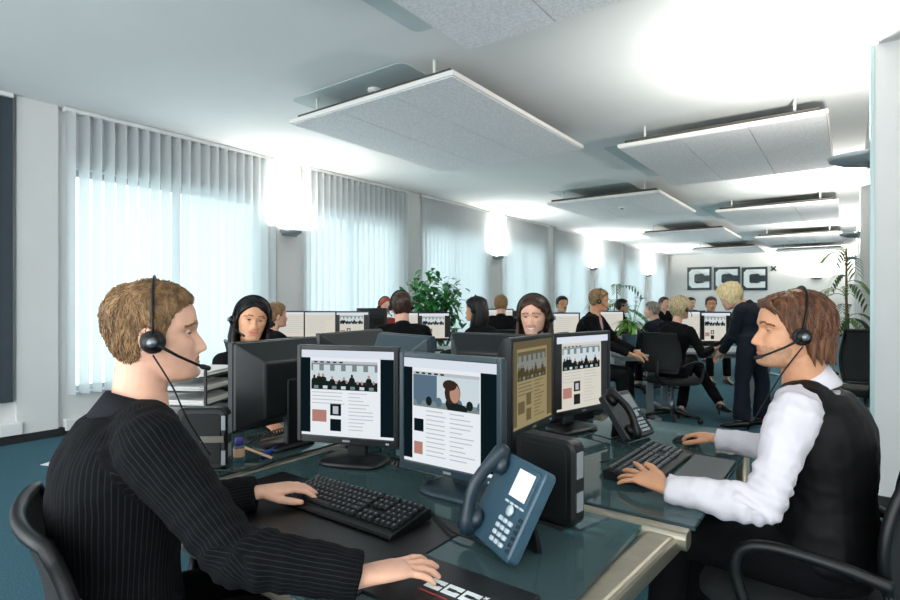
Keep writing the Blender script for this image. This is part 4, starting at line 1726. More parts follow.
        if locks:
            made = tries = 0
            while made < locks and tries < locks * 6:
                tries += 1
                d = V((rn.gauss(0, 1), rn.gauss(0, 1), rn.gauss(0, 1))).normalized()
                p, n = onhair(d)
                if p is None or cover(p - (p - C).normalized() * .015) < .75:
                    continue
                top = (p.z - .02) / .09
                if flow == 'short':
                    g = V((p.x * 3 + rn.gauss(0, .35), .65 * max(0, top) * (1 if p.y > -.04 else -1) + rn.gauss(0, .3), -.9 * (1 - max(0, min(1, top))) - .15 + (.5 if p.y > .05 and p.z > .06 else 0)))
                    if p.y > .055:
                        g += V((rn.gauss(0, .3), .3, .55))
                elif flow == 'swept':
                    g = V((p.x * 5 + rn.gauss(0, .2), -.25 + (.9 * p.y / .09 if p.z > .05 and p.y > 0 else 0), -1.2 * (1 - max(0, min(1, top))) - .25))
                else:
                    g = V(((1 if p.x > part else -1) * 1.2 * max(0, top), -.2, -1))
                q = p.copy()
                pts = [q + (C - p).normalized() * .002]
                ll = lock_len * rn.uniform(.6, 1.3)
                ns = 5
                for i in range(ns):
                    n2 = (q - C).normalized()
                    t = (g - n2 * g.dot(n2))
                    if t.length < 1e-4:
                        break
                    q = q + t.normalized() * ll / ns
                    hd = (q - C).normalized()
                    hp, _ = onhair(hd)
                    if hp is not None:
                        q = hp + hd * (lift * (i + 1) / ns * rn.uniform(.2, 1.1) + .0006)
                    pts.append(q.copy())
                if len(pts) < 4:
                    continue
                R0 = lr * rn.uniform(.7, 1.4)
                mb.tube(pts, [R0 * (.9 if i == 0 else 1) * (1 - i / len(pts)) ** .6 + .0002 for i in range(len(pts))], 5, flat=.7)
                made += 1
        if long:
            # curtains of long hair falling from the parting past the shoulders
            n, zlen, spreadx, back = long['n'], long['len'], long.get('x', .085), long.get('back', .05)
            for i in range(n):
                a = PI * (i + .5) / n                  # around the back, from right ear to left ear
                a = -.04 * PI + 1.08 * PI * (i + .5) / n
                ca, sa = math.cos(a), math.sin(a)
                jx = rn.uniform(-.006, .006)
                top = V((ca * .055, -.015 - sa * .055, .085))
                pts = [top]
                mid = V((ca * (.080 + jx), -.012 - sa * .095, .02))
                pts.append(mid)
                pts.append(V((ca * (spreadx + jx), -.010 - sa * .105, -.05)))
                pts.append(V((ca * (spreadx + .004 + jx), -.008 - sa * .10 + (.015 if sa < .1 else 0), -.11)))
                L = zlen * rn.uniform(.85, 1.08)
                fw = long.get('fwd', .03) if sa < .25 else 0
                pts.append(V((ca * (spreadx - .006 + jx), .0 - sa * .085 + fw, -.11 - L * .5)))
                pts.append(V((ca * (spreadx - .014 + jx), .004 - sa * .075 + fw * 1.4, -.11 - L)))
                r0 = long.get('r', .016)
                mb.tube(pts, [r0 * x for x in (.7, 1, 1.1, 1.1, .95, .35)], 8, flat=.75, round_ends=True)
        if low:
            low(mb, s)
        mb.v = [s.H(p) for p in mb.v]
        return mb.build('hair', M[m], s.root)


def headset(P, label, mic=1, cup=.0235, both=True, cable=True, yoff=.004, ex=.081, hz=.146, lean=0.0):
    r = root('headset', label, 'headset', P.H((0, 0, .12)), 0, 'telephone headsets')
    pts = []
    for i in range(25):
        a = PI * i / 24
        pts.append(P.H((math.cos(a) * (ex + .013), yoff - lean * math.sin(a), -.012 + hz * math.sin(a) ** .72)))
    MB().tube(pts, .0075, 8, flat=.42, up=P.HM @ V((0, 1, 0))).build('headband', M['black'], r)
    for sd in ((1, -1) if both else (mic,)):
        R = P.HM @ Matrix.Rotation(sd * PI / 2, 3, 'Y')
        c = P.H((sd * ex, yoff, -.016))
        MB().lathe([(0, 0), (cup, 0), (cup + .003, .007), (cup, .016), (0, .016)], c, 22, R=R).build('ear_cushion', M['black_soft'], r)
        e = MB().lathe([(0, .014), (cup * .86, .014), (cup * .80, .026), (cup * .4, .031), (0, .031)], c, 22, R=R).build('ear_cup', M['black'], r)
        MB().lathe([(0, .03), (.011, .03), (.010, .038), (0, .039)], c, 14, R=R).build('boom_pivot', M['steel'] if sd == mic else M['black'], e)
    a = V((mic * (ex + .030), yoff + .006, -.018))
    b = V((mic * (ex + .018), .055, -.050))
    c = V((mic * .060, .105, -.082))
    d = V((mic * .050, .118, -.088))
    MB().tube([P.H(x) for x in (a, a.lerp(b, .5) + V((mic * .002, 0, 0)), b, b.lerp(c, .5) + V((mic * .003, 0, 0)), c)], [.0042, .0036, .0032, .003, .0034], 8).build('microphone_boom', M['black2'], r)
    MB().tube([P.H(c), P.H(d)], .0062, 10, round_ends=True).build('microphone', M['black_soft'], r)
    if cable:
        p0 = P.H((mic * (ex + .016), yoff, -.045))
        p1 = P.NB + P.R * mic * .085 + P.F * .075 - P.U * .01
        p2 = P.NB + P.R * mic * .075 + P.F * .14 - P.U * .10
        m_, _ = globals()['cable']('', '', '', [p0, p0.lerp(p1, .5) + P.F * .01, p1 + P.F * .01, p2], .0022)
        m_.build('cord', M['black_soft'], r)
    return r


# hairlines: y along the head (front +) to the lowest z that carries hair
HL_SHORT = [(-.12, -.082), (-.05, -.080), (-.03, -.055), (-.015, -.022), (.0, .012), (.012, -.012), (.024, -.018), (.030, .005), (.045, .040), (.060, .052), (.078, .066), (.10, .074)]
HL_NECK = [(-.12, -.094), (-.055, -.092), (-.035, -.072), (-.022, -.040), (-.008, -.004), (.0, .010), (.012, -.014), (.024, -.022), (.030, .002), (.045, .038), (.060, .052), (.078, .066), (.10, .074)]
HL_LONGISH = [(-.12, -.10), (-.05, -.098), (-.03, -.080), (-.015, -.035), (.0, -.008), (.012, -.022), (.026, -.024), (.036, .004), (.05, .026), (.062, .050), (.076, .066), (.10, .082)]
HL_WOMAN = [(-.12, -.11), (-.03, -.11), (-.005, -.10), (.015, -.05), (.026, -.01), (.045, .020), (.06, .036), (.075, .048), (.10, .062)]

# ---- the man in pinstripes
A = Person('man in a dark pinstripe suit with short dark blond hair, typing at the lower left', at(154, 333, 1.28), camv(.91, .41) + V((0, 0, .02)), (.29, .957), 'skinA', 'm', .97,
           wr=(-.775, .765, .785), wl=(-1.352, .925, .785), nb=at(139, 412, 1.25), hip=tuple(at(128, 600, 1.22).xy) + (.57,), voxel=.0032, lean=.07, seat_z=.50, smile=.35, brow='h_blond',
           hands={'R': dict(dir=(.43, .88, -.02), curl=(.10, .22, .24), spread=.24, per=[(-.02, 0), (.0, 0), (.05, .05), (.1, .05)]),
                  'L': dict(dir=(.50, .85, .05), curl=(.22, .42, .30), spread=.20, thumb=(.72, .55, -.30))})
A.jacket('suit', .016, .0065, wr=.0048, stripes=True, cut=.006, shirt='shirt', name='suit_jacket')
A.trousers('suitplain')
A.shoes()
A.hair('h_blond', HL_NECK, lambda p: .0045 + .0075 * max(0, min(1, (p.z - .04) / .06)), .0035, 42, locks=2200, lock_len=.022, lr=.0012, seed=3, lift=.006)
headset(A, 'black headset with a boom microphone worn by the man in pinstripes', 1)

# ---- the man in the waistcoat
B = Person('man in a white shirt and black waistcoat with chestnut hair, typing at the right', at(792, 330, 1.68), camv(-.975, .22) + V((0, 0, .02)), (-1, .12), 'skinB', 'm', .975, nb=at(806, 390, 1.69),
           wr=(-.425, 2.35, .785), wl=(-.440, 1.680, .776), voxel=.0032, lean=.02, seat_z=.50, smile=0, stub=True, brow='h_brown',
           hands={'L': dict(dir=(-.93, .36, .10), up=(.05, -.30, 1), curl=(.12, .16, .14), spread=.34, per=[(-.12, -.06), (.02, .02), (.08, .06), (.08, .06)], thumb=(.72, .60, .12)), 'R': dict(dir=(-.82, .57, -.05), curl=(.35, .45, .3))})
mb = MB()
B.torso(mb, -.002, t0=-.02, t1=1.0, wk=.93)
for sd in (1, -1):
    B.arm(mb, sd, .010, .004, .004)
B.jk = B.cloth(mb, 'shirt', 'shirt', .0058, wr=.008, ws=13, smooth=2)
for sd, (W, E_) in ((1, (B.wR, B.eR)), (-1, (B.wL, B.eL))):
    d = (E_ - W).normalized()
    MB().tube([W + d * .004, W + d * .01, W + d * .055, W + d * .06], [.032, .0350, .0365, .034], 20).build('cuff', M['shirt'], B.jk)
B.collar(M['shirt'], B.jk, .038, 'shirt_collar', r0=.056, open_=.25, fold=.030, rise=.006, tip=(.036, .026))
mb = MB()
B.torso(mb, .016, t0=-.05, t1=.985, wk=.97)
for sd in (1, -1):
    n = B.NB - B.U * .035
    S = B.shR if sd > 0 else B.shL
    mb.tube([n + (S - n) * .25 - B.F * .005, n + (S - n) * .62 - B.U * .006], [.084, .080], 16, round_ends=True)
B.cloth(mb, 'waistcoat', 'satin', .0065, wr=.005, ws=12, folds=False)
B.trousers('suitplain')
B.shoes()


def nape(mb, s):
    rn = random.Random(5)
    for i in range(60):
        a = PI * (.02 + .96 * rn.random())
        ca, sa = math.cos(a), math.sin(a)
        z0 = rn.uniform(-.022, .012)
        p = [V((ca * .078, -.02 - sa * .088, z0 + .02)), V((ca * .082, -.02 - sa * .098, z0 - .02)), V((ca * .076, -.022 - sa * .092, z0 - .06)), V((ca * .075, -.026 - sa * .094, z0 - .085))]
        mb.tube(p, [.008, .009, .007, .001], 6, flat=.6, round_ends=True)
    # side-swept fringe over the brow
    for i in range(22):
        x0 = -.05 + .10 * rn.random()
        x0 = x0
        p = [V((x0 * .8, .055, .104)), V((x0 * 1.05 - .008, .086, .092)), V((x0 * 1.2 - .026, .088, .074)), V((x0 * 1.2 - .046, .066, .052 + rn.uniform(-.01, .01)))]
        mb.tube(p, [.005, .006, .005, .001], 6, flat=.5, round_ends=True)


B.hair('h_brown', HL_LONGISH, lambda p: .011 + .006 * max(0, min(1, (-p.y + .02) / .08)), .005, 30, locks=1300, lock_len=.06, lr=.0022, flow='swept', low=nape, seed=9, lift=.005)
headset(B, 'black headset with a boom microphone worn by the man in the waistcoat', -1, lean=.028)


# ---------------------------------------------------------------- office chairs
def chair(label, x, y, rz, group='office swivel chairs', back_h=1.0, seat_z=.46, detail=True):
    """sits facing local +y"""
    r = root('office_chair', label, 'chair', (x, y, 0), rz, group)
    X = Matrix.Translation((x, y, 0)) @ Matrix.Rotation(rz, 4, 'Z')
    for k in range(5):
        a = 2 * PI * k / 5 + .3
        d = V((math.cos(a), math.sin(a), 0))
        lg = MB().tube([d * .03 + V((0, 0, .10)), d * .16 + V((0, 0, .09)), d * .29 + V((0, 0, .065))], [.024, .020, .014], 8).xf(X).build('base_leg', M['black'], r)
        c = d * .29
        w = MB()
        s_ = V((-d.y, d.x, 0))
        for q in (-1, 1):
            w.tube([c + s_ * q * .012 + V((0, 0, .028)) - s_ * .008 * q, c + s_ * q * .022 + V((0, 0, .028))], .027, 12)
        w.xf(X).build('caster', M['black_soft'], lg)
    MB().tube([(0, 0, .09), (0, 0, .25), (0, 0, .251), (0, 0, seat_z - .06)], [.028, .028, .017, .017], 12).xf(X).build('gas_column', M['steel'], r)
    s = MB()
    rings = []
    for kx, z in ((.9, -.045), (1.0, -.025), (1.0, .0), (.95, .02), (.7, .03)):
        rings.append([V((math.copysign(abs(math.cos(a)) ** .45, math.cos(a)) * .245 * kx, math.copysign(abs(math.sin(a)) ** .5, math.sin(a)) * .235 * kx + .02, seat_z + z)) for a in [2 * PI * j / 32 for j in range(32)]])
    s.loft(rings).xf(X).build('seat', M['mesh'], r)
    # mesh back with a rim
    H0, H1 = seat_z + .10, back_h
    rows = []
    n = 10
    for i in range(n + 1):
        u = i / n
        z = H0 + (H1 - H0) * u
        w = .20 + .03 * math.sin(PI * min(1, u * 1.15))
        yb = -.235 - .05 * u + .035 * math.sin(PI * u * .9)
        rows.append([V((w * q, yb - .035 * (1 - q * q), z)) for q in [-1 + 2 * j / 12 for j in range(13)]])
    b = MB()
    th = V((0, .012, 0))
    b.loft([r_ + [p + th for p in reversed(r_)] for r_ in rows]).xf(X).build('backrest', M['mesh'], r)
    rim = [p for p in [r_[0] for r_ in rows]] + rows[-1][1:] + [r_[-1] for r_ in reversed(rows[:-1])] + list(reversed(rows[0][1:-1]))
    rim = [p + V((0, .006, 0)) for p in rim]
    MB().tube(rim + [rim[0], rim[1]], .014, 8).xf(X).build('back_frame', M['black'], r)
    MB().tube([(0, -.02, seat_z - .055), (0, -.2, seat_z - .04), (0, -.29, seat_z + .05), (0, -.29, seat_z + .22)], [.03, .028, .024, .02], 10, flat=.6).xf(X).build('back_bracket', M['black'], r)
    for q in (-1, 1):
        pts = [(q * .21, .02, seat_z - .035), (q * .285, .06, seat_z - .01), (q * .30, .10, seat_z + .10), (q * .30, .09, seat_z + .175), (q * .295, .02, seat_z + .205), (q * .285, -.12, seat_z + .20), (q * .255, -.235, seat_z + .17)]
        _, sm = cable('', '', '', pts, .01)
        MB().tube(sm, .0165, 10).xf(X).build('armrest', M['black'], r)
    return r


def hd(f):
    return math.atan2(-f[0], f[1])


cA = chair('black office chair of the man in pinstripes at the lower left corner', A.hip.x + .05, A.hip.y + .10, hd((.25, .97)), back_h=.90)
chair('black office chair of the man in the waistcoat at the lower right corner', B.hip.x - .05, B.hip.y - .03, hd((-1, .12)), back_h=.90)


# ---------------------------------------------------------------- the two women of the front cluster
def fringe_black(mb, s):
    rn = random.Random(2)
    for i in range(26):
        u = i / 25
        x0 = .025 - .02 * rn.random()
        p = [V((x0, .060, .106)), V((x0 - .03 * (1 - u) - .035 * u, .088, .080)), V((-.060 - .014 * u, .066 - .02 * u, .055)), V((-.082 - .008 * u, .032 - .015 * u, .0)), V((-.090 - .004 * u, .016, -.06)), V((-.088, .012, -.13))]
        mb.tube(p, [.006, .009, .009, .010, .010, .004], 6, flat=.6, round_ends=True)
    for i in range(16):
        u = i / 15
        p = [V((.020, .055, .108)), V((.052 + .01 * u, .070 - .02 * u, .080)), V((.078 + .006 * u, .038 - .02 * u, .030)), V((.090, .018 - .01 * u, -.04)), V((.090, .012, -.13))]
        mb.tube(p, [.007, .010, .010, .011, .004], 6, flat=.6, round_ends=True)


W1 = Person('woman with straight black hair and a black top, seated behind the monitor turned away', at(252, 319.0, 2.85), V((.93, -.40, -.04)), (1, -.12), 'skinC', 'f', .95, voxel=.0036, smile=.5, roll=-.14, brow='h_black', lean=.02)
W1.jacket('knit', .006, .008, collar=False, wr=.003, name='black_top')
W1.trousers('suitplain')
W1.shoes()
W1.hair('h_black', HL_WOMAN, .010, .002, 30, locks=260, lock_len=.07, lr=.002, flow='part', part=.02, seed=4, long=dict(n=34, len=.13, x=.088, r=.016), low=fringe_black)
headset(W1, 'black headset worn by the woman with straight black hair', 1, cup=.024, ex=.086, hz=.139, cable=False)


def parting(mb, s):
    rn = random.Random(8)
    for sd in (1, -1):
        for i in range(22):
            u = i / 21
            p = [V((.004 * sd, .050 - .05 * u, .113)), V((sd * .042, .074 - .06 * u, .096)), V((sd * (.076), .048 - .05 * u, .045)), V((sd * .088, .022 - .03 * u, -.01)), V((sd * (.092 + .006 * rn.random()), .014 - .02 * u, -.075)), V((sd * (.092 + .012 * rn.random()), .020, -.16)), V((sd * .088, .03, -.24))]
            mb.tube(p, [.005, .008, .009, .010, .011, .011, .003], 6, flat=.6, round_ends=True)


W2 = Person('smiling woman with long brown hair, seated behind the monitors in the middle', at(534, 315, 3.0), V((.26, -.97, -.10)), (.05, -1), 'skinA', 'f', .92, voxel=.0036, smile=1.0, brow='h_dbrown', lean=.02)
W2.jacket('suitplain', .010, .008, collar=True, wr=.004)
W2.trousers('suitplain')
W2.shoes()
W2.hair('h_dbrown', HL_WOMAN, .010, .002, 30, locks=260, lock_len=.07, lr=.002, flow='part', seed=6, long=dict(n=34, len=.17, x=.092, r=.016), low=parting)
headset(W2, 'black headset worn by the smiling woman with long brown hair', -1, cup=.026, ex=.088, hz=.139, cable=False)
chair('black office chair behind the black-haired woman', W1.hip.x - .02, W1.hip.y, hd(W1.f), back_h=.95)
chair('black office chair behind the smiling woman with long brown hair', W2.hip.x, W2.hip.y + .02, hd(W2.f), back_h=.95)


# ---------------------------------------------------------------- further desks
def desk(label, c, rz, w, d, h=.735, top='deskwhite'):
    r = root('desk', label, 'desk', (c[0], c[1], 0), rz, 'desks further back')
    X = Matrix.Translation((c[0], c[1], 0)) @ Matrix.Rotation(rz, 4, 'Z')
    MB().box((0, 0, h - .0125), (w, d, .025)).xf(X).build('top', M[top], r, .003)
    MB().box((0, 0, h - .055), (w - .12, d - .14, .05)).xf(X).build('under_frame', M['steel'], r)
    for x in (-1, 1):
        l = MB().rbox((x * (w / 2 - .08), 0, (h - .03) / 2 + .01), (.07, .05, h - .05), .012).xf(X).build('leg', M['lampgrey'], r)
        MB().rbox((x * (w / 2 - .08), 0, .018), (.075, d - .08, .034), .010).xf(X).build('foot_bar', M['lampgrey'], l)
    return r


BG = 'monitors on the desks further back'


def bgmon(label, px, t, ztop, face, style='plain', w=.40, h=.335):
    q = at(px, 300, t)
    return monitor(label, (q.x, q.y, ztop - h / 2), face, style, w=w, h=h, group=BG, deep=.09, desk=.735)


# row by the window: five screens facing the camera, two colleagues in front
f1 = camv(.10, -1).normalized()
p = at(330, 300, 6.55)
rzA = math.atan2(f1.x, -f1.y)
desk('long pale desk carrying the row of cream screens by the windows', (p.x, p.y), rzA, 1.95, .80)
for px, l, t in ((293, 'cream-screened monitor at the left end of the row by the windows', 6.55), (321, 'cream-screened monitor second from the left in the row by the windows', 6.45), (352.5, 'monitor with a photo web page in the row by the windows', 6.4)):
    bgmon(l, px, t, 1.20, f1, 'plain' if px < 340 else 'warm')
q = at(372, 300, 7.0)
monitor('monitor turned away at the right end of the row by the windows', (q.x, q.y, 1.23 - .17), camv(-.55, .8), 'plain', w=.42, h=.335, group=BG, desk=.735)
p = at(330, 300, 6.55) + V((math.cos(rzA), math.sin(rzA), 0)) * 1.45
desk('pale desk carrying the two screens in front of the ficus', (p.x, p.y), rzA, .92, .7)
bgmon('cream-screened monitor in front of the ficus with a photo strip', 434, 6.35, 1.19, f1, 'warm', w=.38, h=.33)
bgmon('cream-screened monitor partly hidden by the head of the man in black', 411, 6.50, 1.19, f1, 'plain', w=.36)

PP = 'colleagues at work further back'


def colleague(label, px, py, t, hf, fw, hair, hl, top='suitplain', sex='m', skin='skinA', shirt=None, tie=None, thick=.012, long=None, hs=0, vox=.008, seat=True, scale=1.0, **k):
    P = Person(label, at(px, py, t), hf, fw, skin, sex, scale, voxel=vox, group=None, brow=hair, **k)
    P.jacket(top, .013, .012, collar=bool(shirt) or sex == 'm', wr=.004, shirt=shirt, tie=tie)
    P.trousers('suitplain', voxel=.014)
    P.shoes(heel=k.get('heel', 0) if False else 0)
    P.hair(hair, hl, thick, .004, 36, locks=140, lock_len=.03, lr=.003, flow='short' if sex == 'm' else 'part', seed=int(px), long=long)
    if hs:
        headset(P, label_hs[int(px)], hs, cable=False)
    if seat:
        chair(seat if isinstance(seat, str) else 'black office chair under the ' + label.split(',')[0], P.hip.x, P.hip.y, hd(P.f), back_h=.95)
    return P


label_hs = {385: 'headset worn by the red-haired woman by the windows', 599: 'headset worn by the blond man in a black suit with a pink shirt', 679: 'headset worn by the blond woman with crossed legs',
            401: 'headset worn by the dark-suited man with his back turned by the windows', 476: 'headset worn by the woman with a long black ponytail'}
cv = lambda a, b, z=0: camv(a, b) + V((0, 0, z))
colleague('man with light brown hair in black, seen beside the shoulder of the black-haired woman', 276, 315, 5.3, cv(.8, .6), cv(.7, .7), 'h_blond', HL_SHORT, seat='black office chair under the light-brown-haired man near the first pier')
colleague('dark-suited man with his back turned, in front of the row of cream screens', 401, 306, 4.7, cv(-.35, .93), cv(-.2, .97), 'h_dbrown', HL_SHORT, hs=-1, seat='black office chair under the dark-suited man with his back turned')
colleague('woman with red hair facing the camera, behind the dark-suited man with his back turned', 385, 306, 7.6, cv(.5, -.85), cv(.3, -.95), 'h_red', HL_WOMAN, sex='f', hs=-1, top='red', seat=False)
colleague('woman in black with long black hair seen from the side, right of the ficus', 476, 309, 5.3, cv(-.95, .3), cv(-.75, .66), 'h_black', HL_WOMAN, 'knit', 'f', 'skinC', long=dict(n=20, len=.20, x=.07, r=.02), hs=1, seat='black office chair under the woman in black with long black hair')
colleague('ginger-haired person seen from behind in a tall chair below the second pier lamp', 501, 304, 7.2, cv(.1, 1), cv(.05, 1), 'h_blond', HL_SHORT, seat='black high-backed office chair of the ginger-haired person')
colleague('dark-haired person facing the camera behind a pale screen left of the blond man', 562, 304, 8.4, cv(.2, -1), cv(.1, -1), 'h_black', HL_SHORT, skin='skinC', seat=False)
MS = colleague('blond man in a black suit with an open pink shirt, turned to the right', 599, 300, 5.95, cv(.86, -.25, -.12), cv(.75, -.45), 'h_blond', HL_SHORT, 'suitplain', 'm', 'skinB', shirt='pink', hs=1, seat='black office chair under the blond man with the pink shirt')
colleague('dark-haired person in black behind the white flowers', 622, 306, 9.3, cv(.8, -.2), cv(.7, -.5), 'h_black', HL_SHORT, skin='skinC', seat=False)
colleague('grey-haired person in a dark suit left of the blond woman with crossed legs', 652, 310, 7.9, cv(-.8, .5), cv(-.6, .7), 'h_grey', HL_SHORT, 'suitnavy', seat='black office chair under the grey-haired person')
colleague('dark-haired man far back between the grey-haired person and the blond woman', 664, 303, 11.0, cv(.4, -.9), cv(.3, -.9), 'h_dbrown', HL_SHORT, seat=False)
colleague('dark-haired man in a dark suit facing the camera over the twin screens', 711, 304, 9.0, cv(-.25, -.95), cv(-.1, -1), 'h_dbrown', HL_SHORT, 'suitplain', 'm', 'skinB', shirt='red', seat=False)
colleague('small dark figure far back left of the man facing the camera over the twin screens', 691, 303, 12.0, cv(.2, -.9), cv(.2, -.9), 'h_black', HL_SHORT, seat=False)

# the blond woman with crossed legs
t = 6.1
hc = at(680, 308, 5.95)
fw = cv(.80, .60)
hipp = at(672, 372, 6.0)
hipp.z = .55
kr = hipp + fw * .44 + V((0, 0, .10)) + fw.cross(V((0, 0, 1))) * -.02
kl = hipp + fw * .42 + V((0, 0, -.02)) - fw.cross(V((0, 0, 1))) * .06
fr = at(722, 408, 5.95)
fr.z = .17
flp = V((hipp.x, hipp.y, .09)) + fw * .18
BW = Person('blond woman in a black suit with crossed legs, seated at the twin screens', hc, cv(.9, .35), fw, 'skinA', 'f', 1.0, voxel=.006, hip=hipp, knees=(kr, kl), feet=(fr, flp), brow='h_yellow',
            wr=at(712, 349, 5.9), wl=at(706, 348, 6.3))
BW.jacket('suitplain', .012, .010, wr=.004)
BW.trousers('suitplain', voxel=.012, end=.05)
BW.shoes(heel=.05)
BW.hair('h_ash', [(-.12, -.09), (-.02, -.09), (.0, -.07), (.02, -.03), (.035, .01), (.05, .04), (.07, .056), (.1, .07)], .020, .005, 30, locks=300, lock_len=.05, lr=.003, flow='part', seed=12)
headset(BW, label_hs[679], 1, cable=False)
chair('black mesh office chair under the blond woman with crossed legs', hipp.x, hipp.y, hd(fw), back_h=.97)
f2 = cv(-.75, -.66)
p = at(708, 300, 6.65)
desk('pale desk under the twin screens of the blond woman', (p.x, p.y), rzA - .05, 1.25, .75)
f3 = cv(-.12, -1)
bgmon('white-screened monitor, left one of the twin screens of the blond woman', 690, 6.75, 1.20, f3, 'plain', w=.36, h=.40)
bgmon('monitor showing a photo web page, right one of the twin screens', 715.5, 6.6, 1.19, f3, 'warm', w=.36, h=.38)
for m_ in []:
    pass

# the standing woman bending over
t = 5.6
hc = at(730, 296, t)
fw = cv(-.55, .45)
hip = at(750, 350, t)
hip.z = .90
side = fw.normalized().cross(V((0, 0, 1)))
fa = at(742, 430, t)
fb = at(762, 428, t + .1)
fa.z = fb.z = .09
SW = Person('blond woman in a black trouser suit, standing bent forward over the twin screens', hc, cv(-.45, .85, -.45), fw, 'skinA', 'f', 1.06, voxel=.007, hip=hip, nb=at(744, 304, t), legs='stand', brow='h_yellow',
            knees=(V((fb.x, fb.y, .50)), V((fa.x, fa.y, .50))), feet=(fb, fa), wr=at(716, 352, t + .45), wl=at(722, 352, t + .15))
SW.jacket('suitnavy', .016, .010, wr=.006)
SW.trousers('suitnavy', .018, voxel=.012, end=.01, flare=.03)
SW.shoes(heel=.03)
SW.hair('h_yellow', [(-.12, -.10), (-.02, -.09), (.0, -.06), (.02, -.02), (.035, .01), (.05, .04), (.07, .06), (.1, .075)], .024, .005, 30, locks=300, lock_len=.05, lr=.003, flow='part', seed=13)

# desk of the blond man, with plant pot
p = at(634, 300, 6.25)
desk('pale desk with the blue plant pot, in front of the blond man', (p.x, p.y), math.atan2(RT.y, RT.x), .52, .6)
p = at(566, 300, 7.2)
desk('pale desk behind the smiling woman, carrying one pale screen', (p.x, p.y), math.atan2(RT.y, RT.x) + .1, 1.0, .7)
bgmon('pale-screened monitor left of the blond man in the black suit', 566, 7.0, 1.17, cv(.05, -1), 'plain', w=.36, h=.36)
p = at(624, 300, 8.45)
desk('pale desk further back between the palm and the grey-haired person', (p.x, p.y), math.atan2(RT.y, RT.x), 1.0, .6)
bgmon('bluish white monitor behind the blond man, left of the white flowers', 611, 8.5, 1.16, cv(0, -1), 'plain', w=.40)
p = at(700, 300, 9.8)
desk('pale desk far back behind the twin screens', (p.x, p.y), math.atan2(RT.y, RT.x), 2.6, .8)
p = at(500, 300, 8.35)
desk('pale desk in front of the ginger-haired person', (p.x, p.y), math.atan2(RT.y, RT.x), 1.05, .7)
q = at(524, 300, 8.2)
monitor('dark monitor seen from behind, right of the ginger-haired person', (q.x, q.y, 1.0), cv(0, 1), 'plain', group=BG, desk=.735)
bgmon('pale-screened monitor hidden behind the ginger-haired person', 500, 8.1, 1.2, cv(0, -1), 'plain')


# ---------------------------------------------------------------- plants
def leafblade(mb, base, d, up, L, W, droop, n=6, fold=.2):
    """one curved leaf with a raised midrib"""
    d = V(d).normalized()
    s = d.cross(V(up))
    if s.length < 1e-4:
        s = d.cross(V((1, 0, 0)))
    s.normalize()
    u = s.cross(d)
    rows = []
    for i in range(n + 1):
        k = i / n
        c = V(base) + d * (L * k) + V((0, 0, -droop * L * k * k))
        w = W * math.sin(PI * (k * .92 + .05)) ** .8
        rows.append((c - s * w + u * w * fold, c, c + s * w + u * w * fold))
    vs = [p for r in rows for p in r]
    fs = []
    for i in range(n):
        for j in range(2):
            a = i * 3 + j
            fs.append((a, a + 1, a + 4, a + 3))
    mb.add(vs, fs, 0, True)


def pot(r, c, z, rad, h, m, parent_name='pot'):
    o = MB().lathe([(0, 0), (rad * .78, 0), (rad, h * .95), (rad * 1.04, h), (rad * .95, h), (rad * .93, h * .9), (0, h * .9)], (c[0], c[1], z), 24).build('pot', M[m], r)
    MB().lathe([(0, h * .885), (rad * .92, h * .885), (rad * .92, h * .905), (0, h * .91)], (c[0], c[1], z), 20).build('soil', M['soil'], o)


def bush(label, name, c, z0, pr, ph, top, rad, leaves, L, W, m, seed, stems=7, potm='pot_white'):
    rn = random.Random(seed)
    r = root(name, label, 'plant', (c[0], c[1], z0))
    pot(r, c, z0, pr, ph, potm)
    st, lf = MB(), MB()
    tips = []
    for i in range(stems):
        a = 2 * PI * i / stems + rn.uniform(-.3, .3)
        e = V((c[0] + math.cos(a) * rad * rn.uniform(.2, .8), c[1] + math.sin(a) * rad * rn.uniform(.2, .8), top - rn.uniform(0, .35) * (top - z0 - ph)))
        b = V((c[0] + math.cos(a) * pr * .3, c[1] + math.sin(a) * pr * .3, z0 + ph * .85))
        m1 = b.lerp(e, .5) + V((0, 0, .08))
        pts = [b, b.lerp(m1, .5), m1, m1.lerp(e, .5), e]
        st.tube(pts, [.012, .010, .008, .006, .003], 6)
        tips.append((b, m1, e))
    for i in range(leaves):
        b, m1, e = rn.choice(tips)
        u = rn.uniform(.35, 1.05)
        p = m1.lerp(e, (u - .5) * 2) if u > .5 else b.lerp(m1, u * 2)
        p = p + V((rn.gauss(0, rad * .28), rn.gauss(0, rad * .28), rn.gauss(0, rad * .2)))
        a = rn.uniform(0, 2 * PI)
        leafblade(lf, p, (math.cos(a), math.sin(a), rn.uniform(-.5, .5)), (0, 0, 1), L * rn.uniform(.7, 1.2), W * rn.uniform(.8, 1.2), rn.uniform(.2, .7))
    st.build('stems', M['stem'], r)
    o = lf.build('leaves', M[m], r)
    o['kind'] = 'stuff'
    return r


q = at(436, 300, 8.3)
bush('large bushy green ficus in a pot by the windows', 'ficus', (q.x, q.y), 0, .20, .35, 1.78, .46, 900, .13, .032, 'leaf', 3)
q = at(629, 300, 6.15)
bush('small leafy green plant in a blue-grey pot on the desk of the blond man', 'potted_plant', (q.x, q.y), .735, .085, .21, 1.10, .10, 60, .17, .018, 'leaf3', 5, potm='pot_blue')


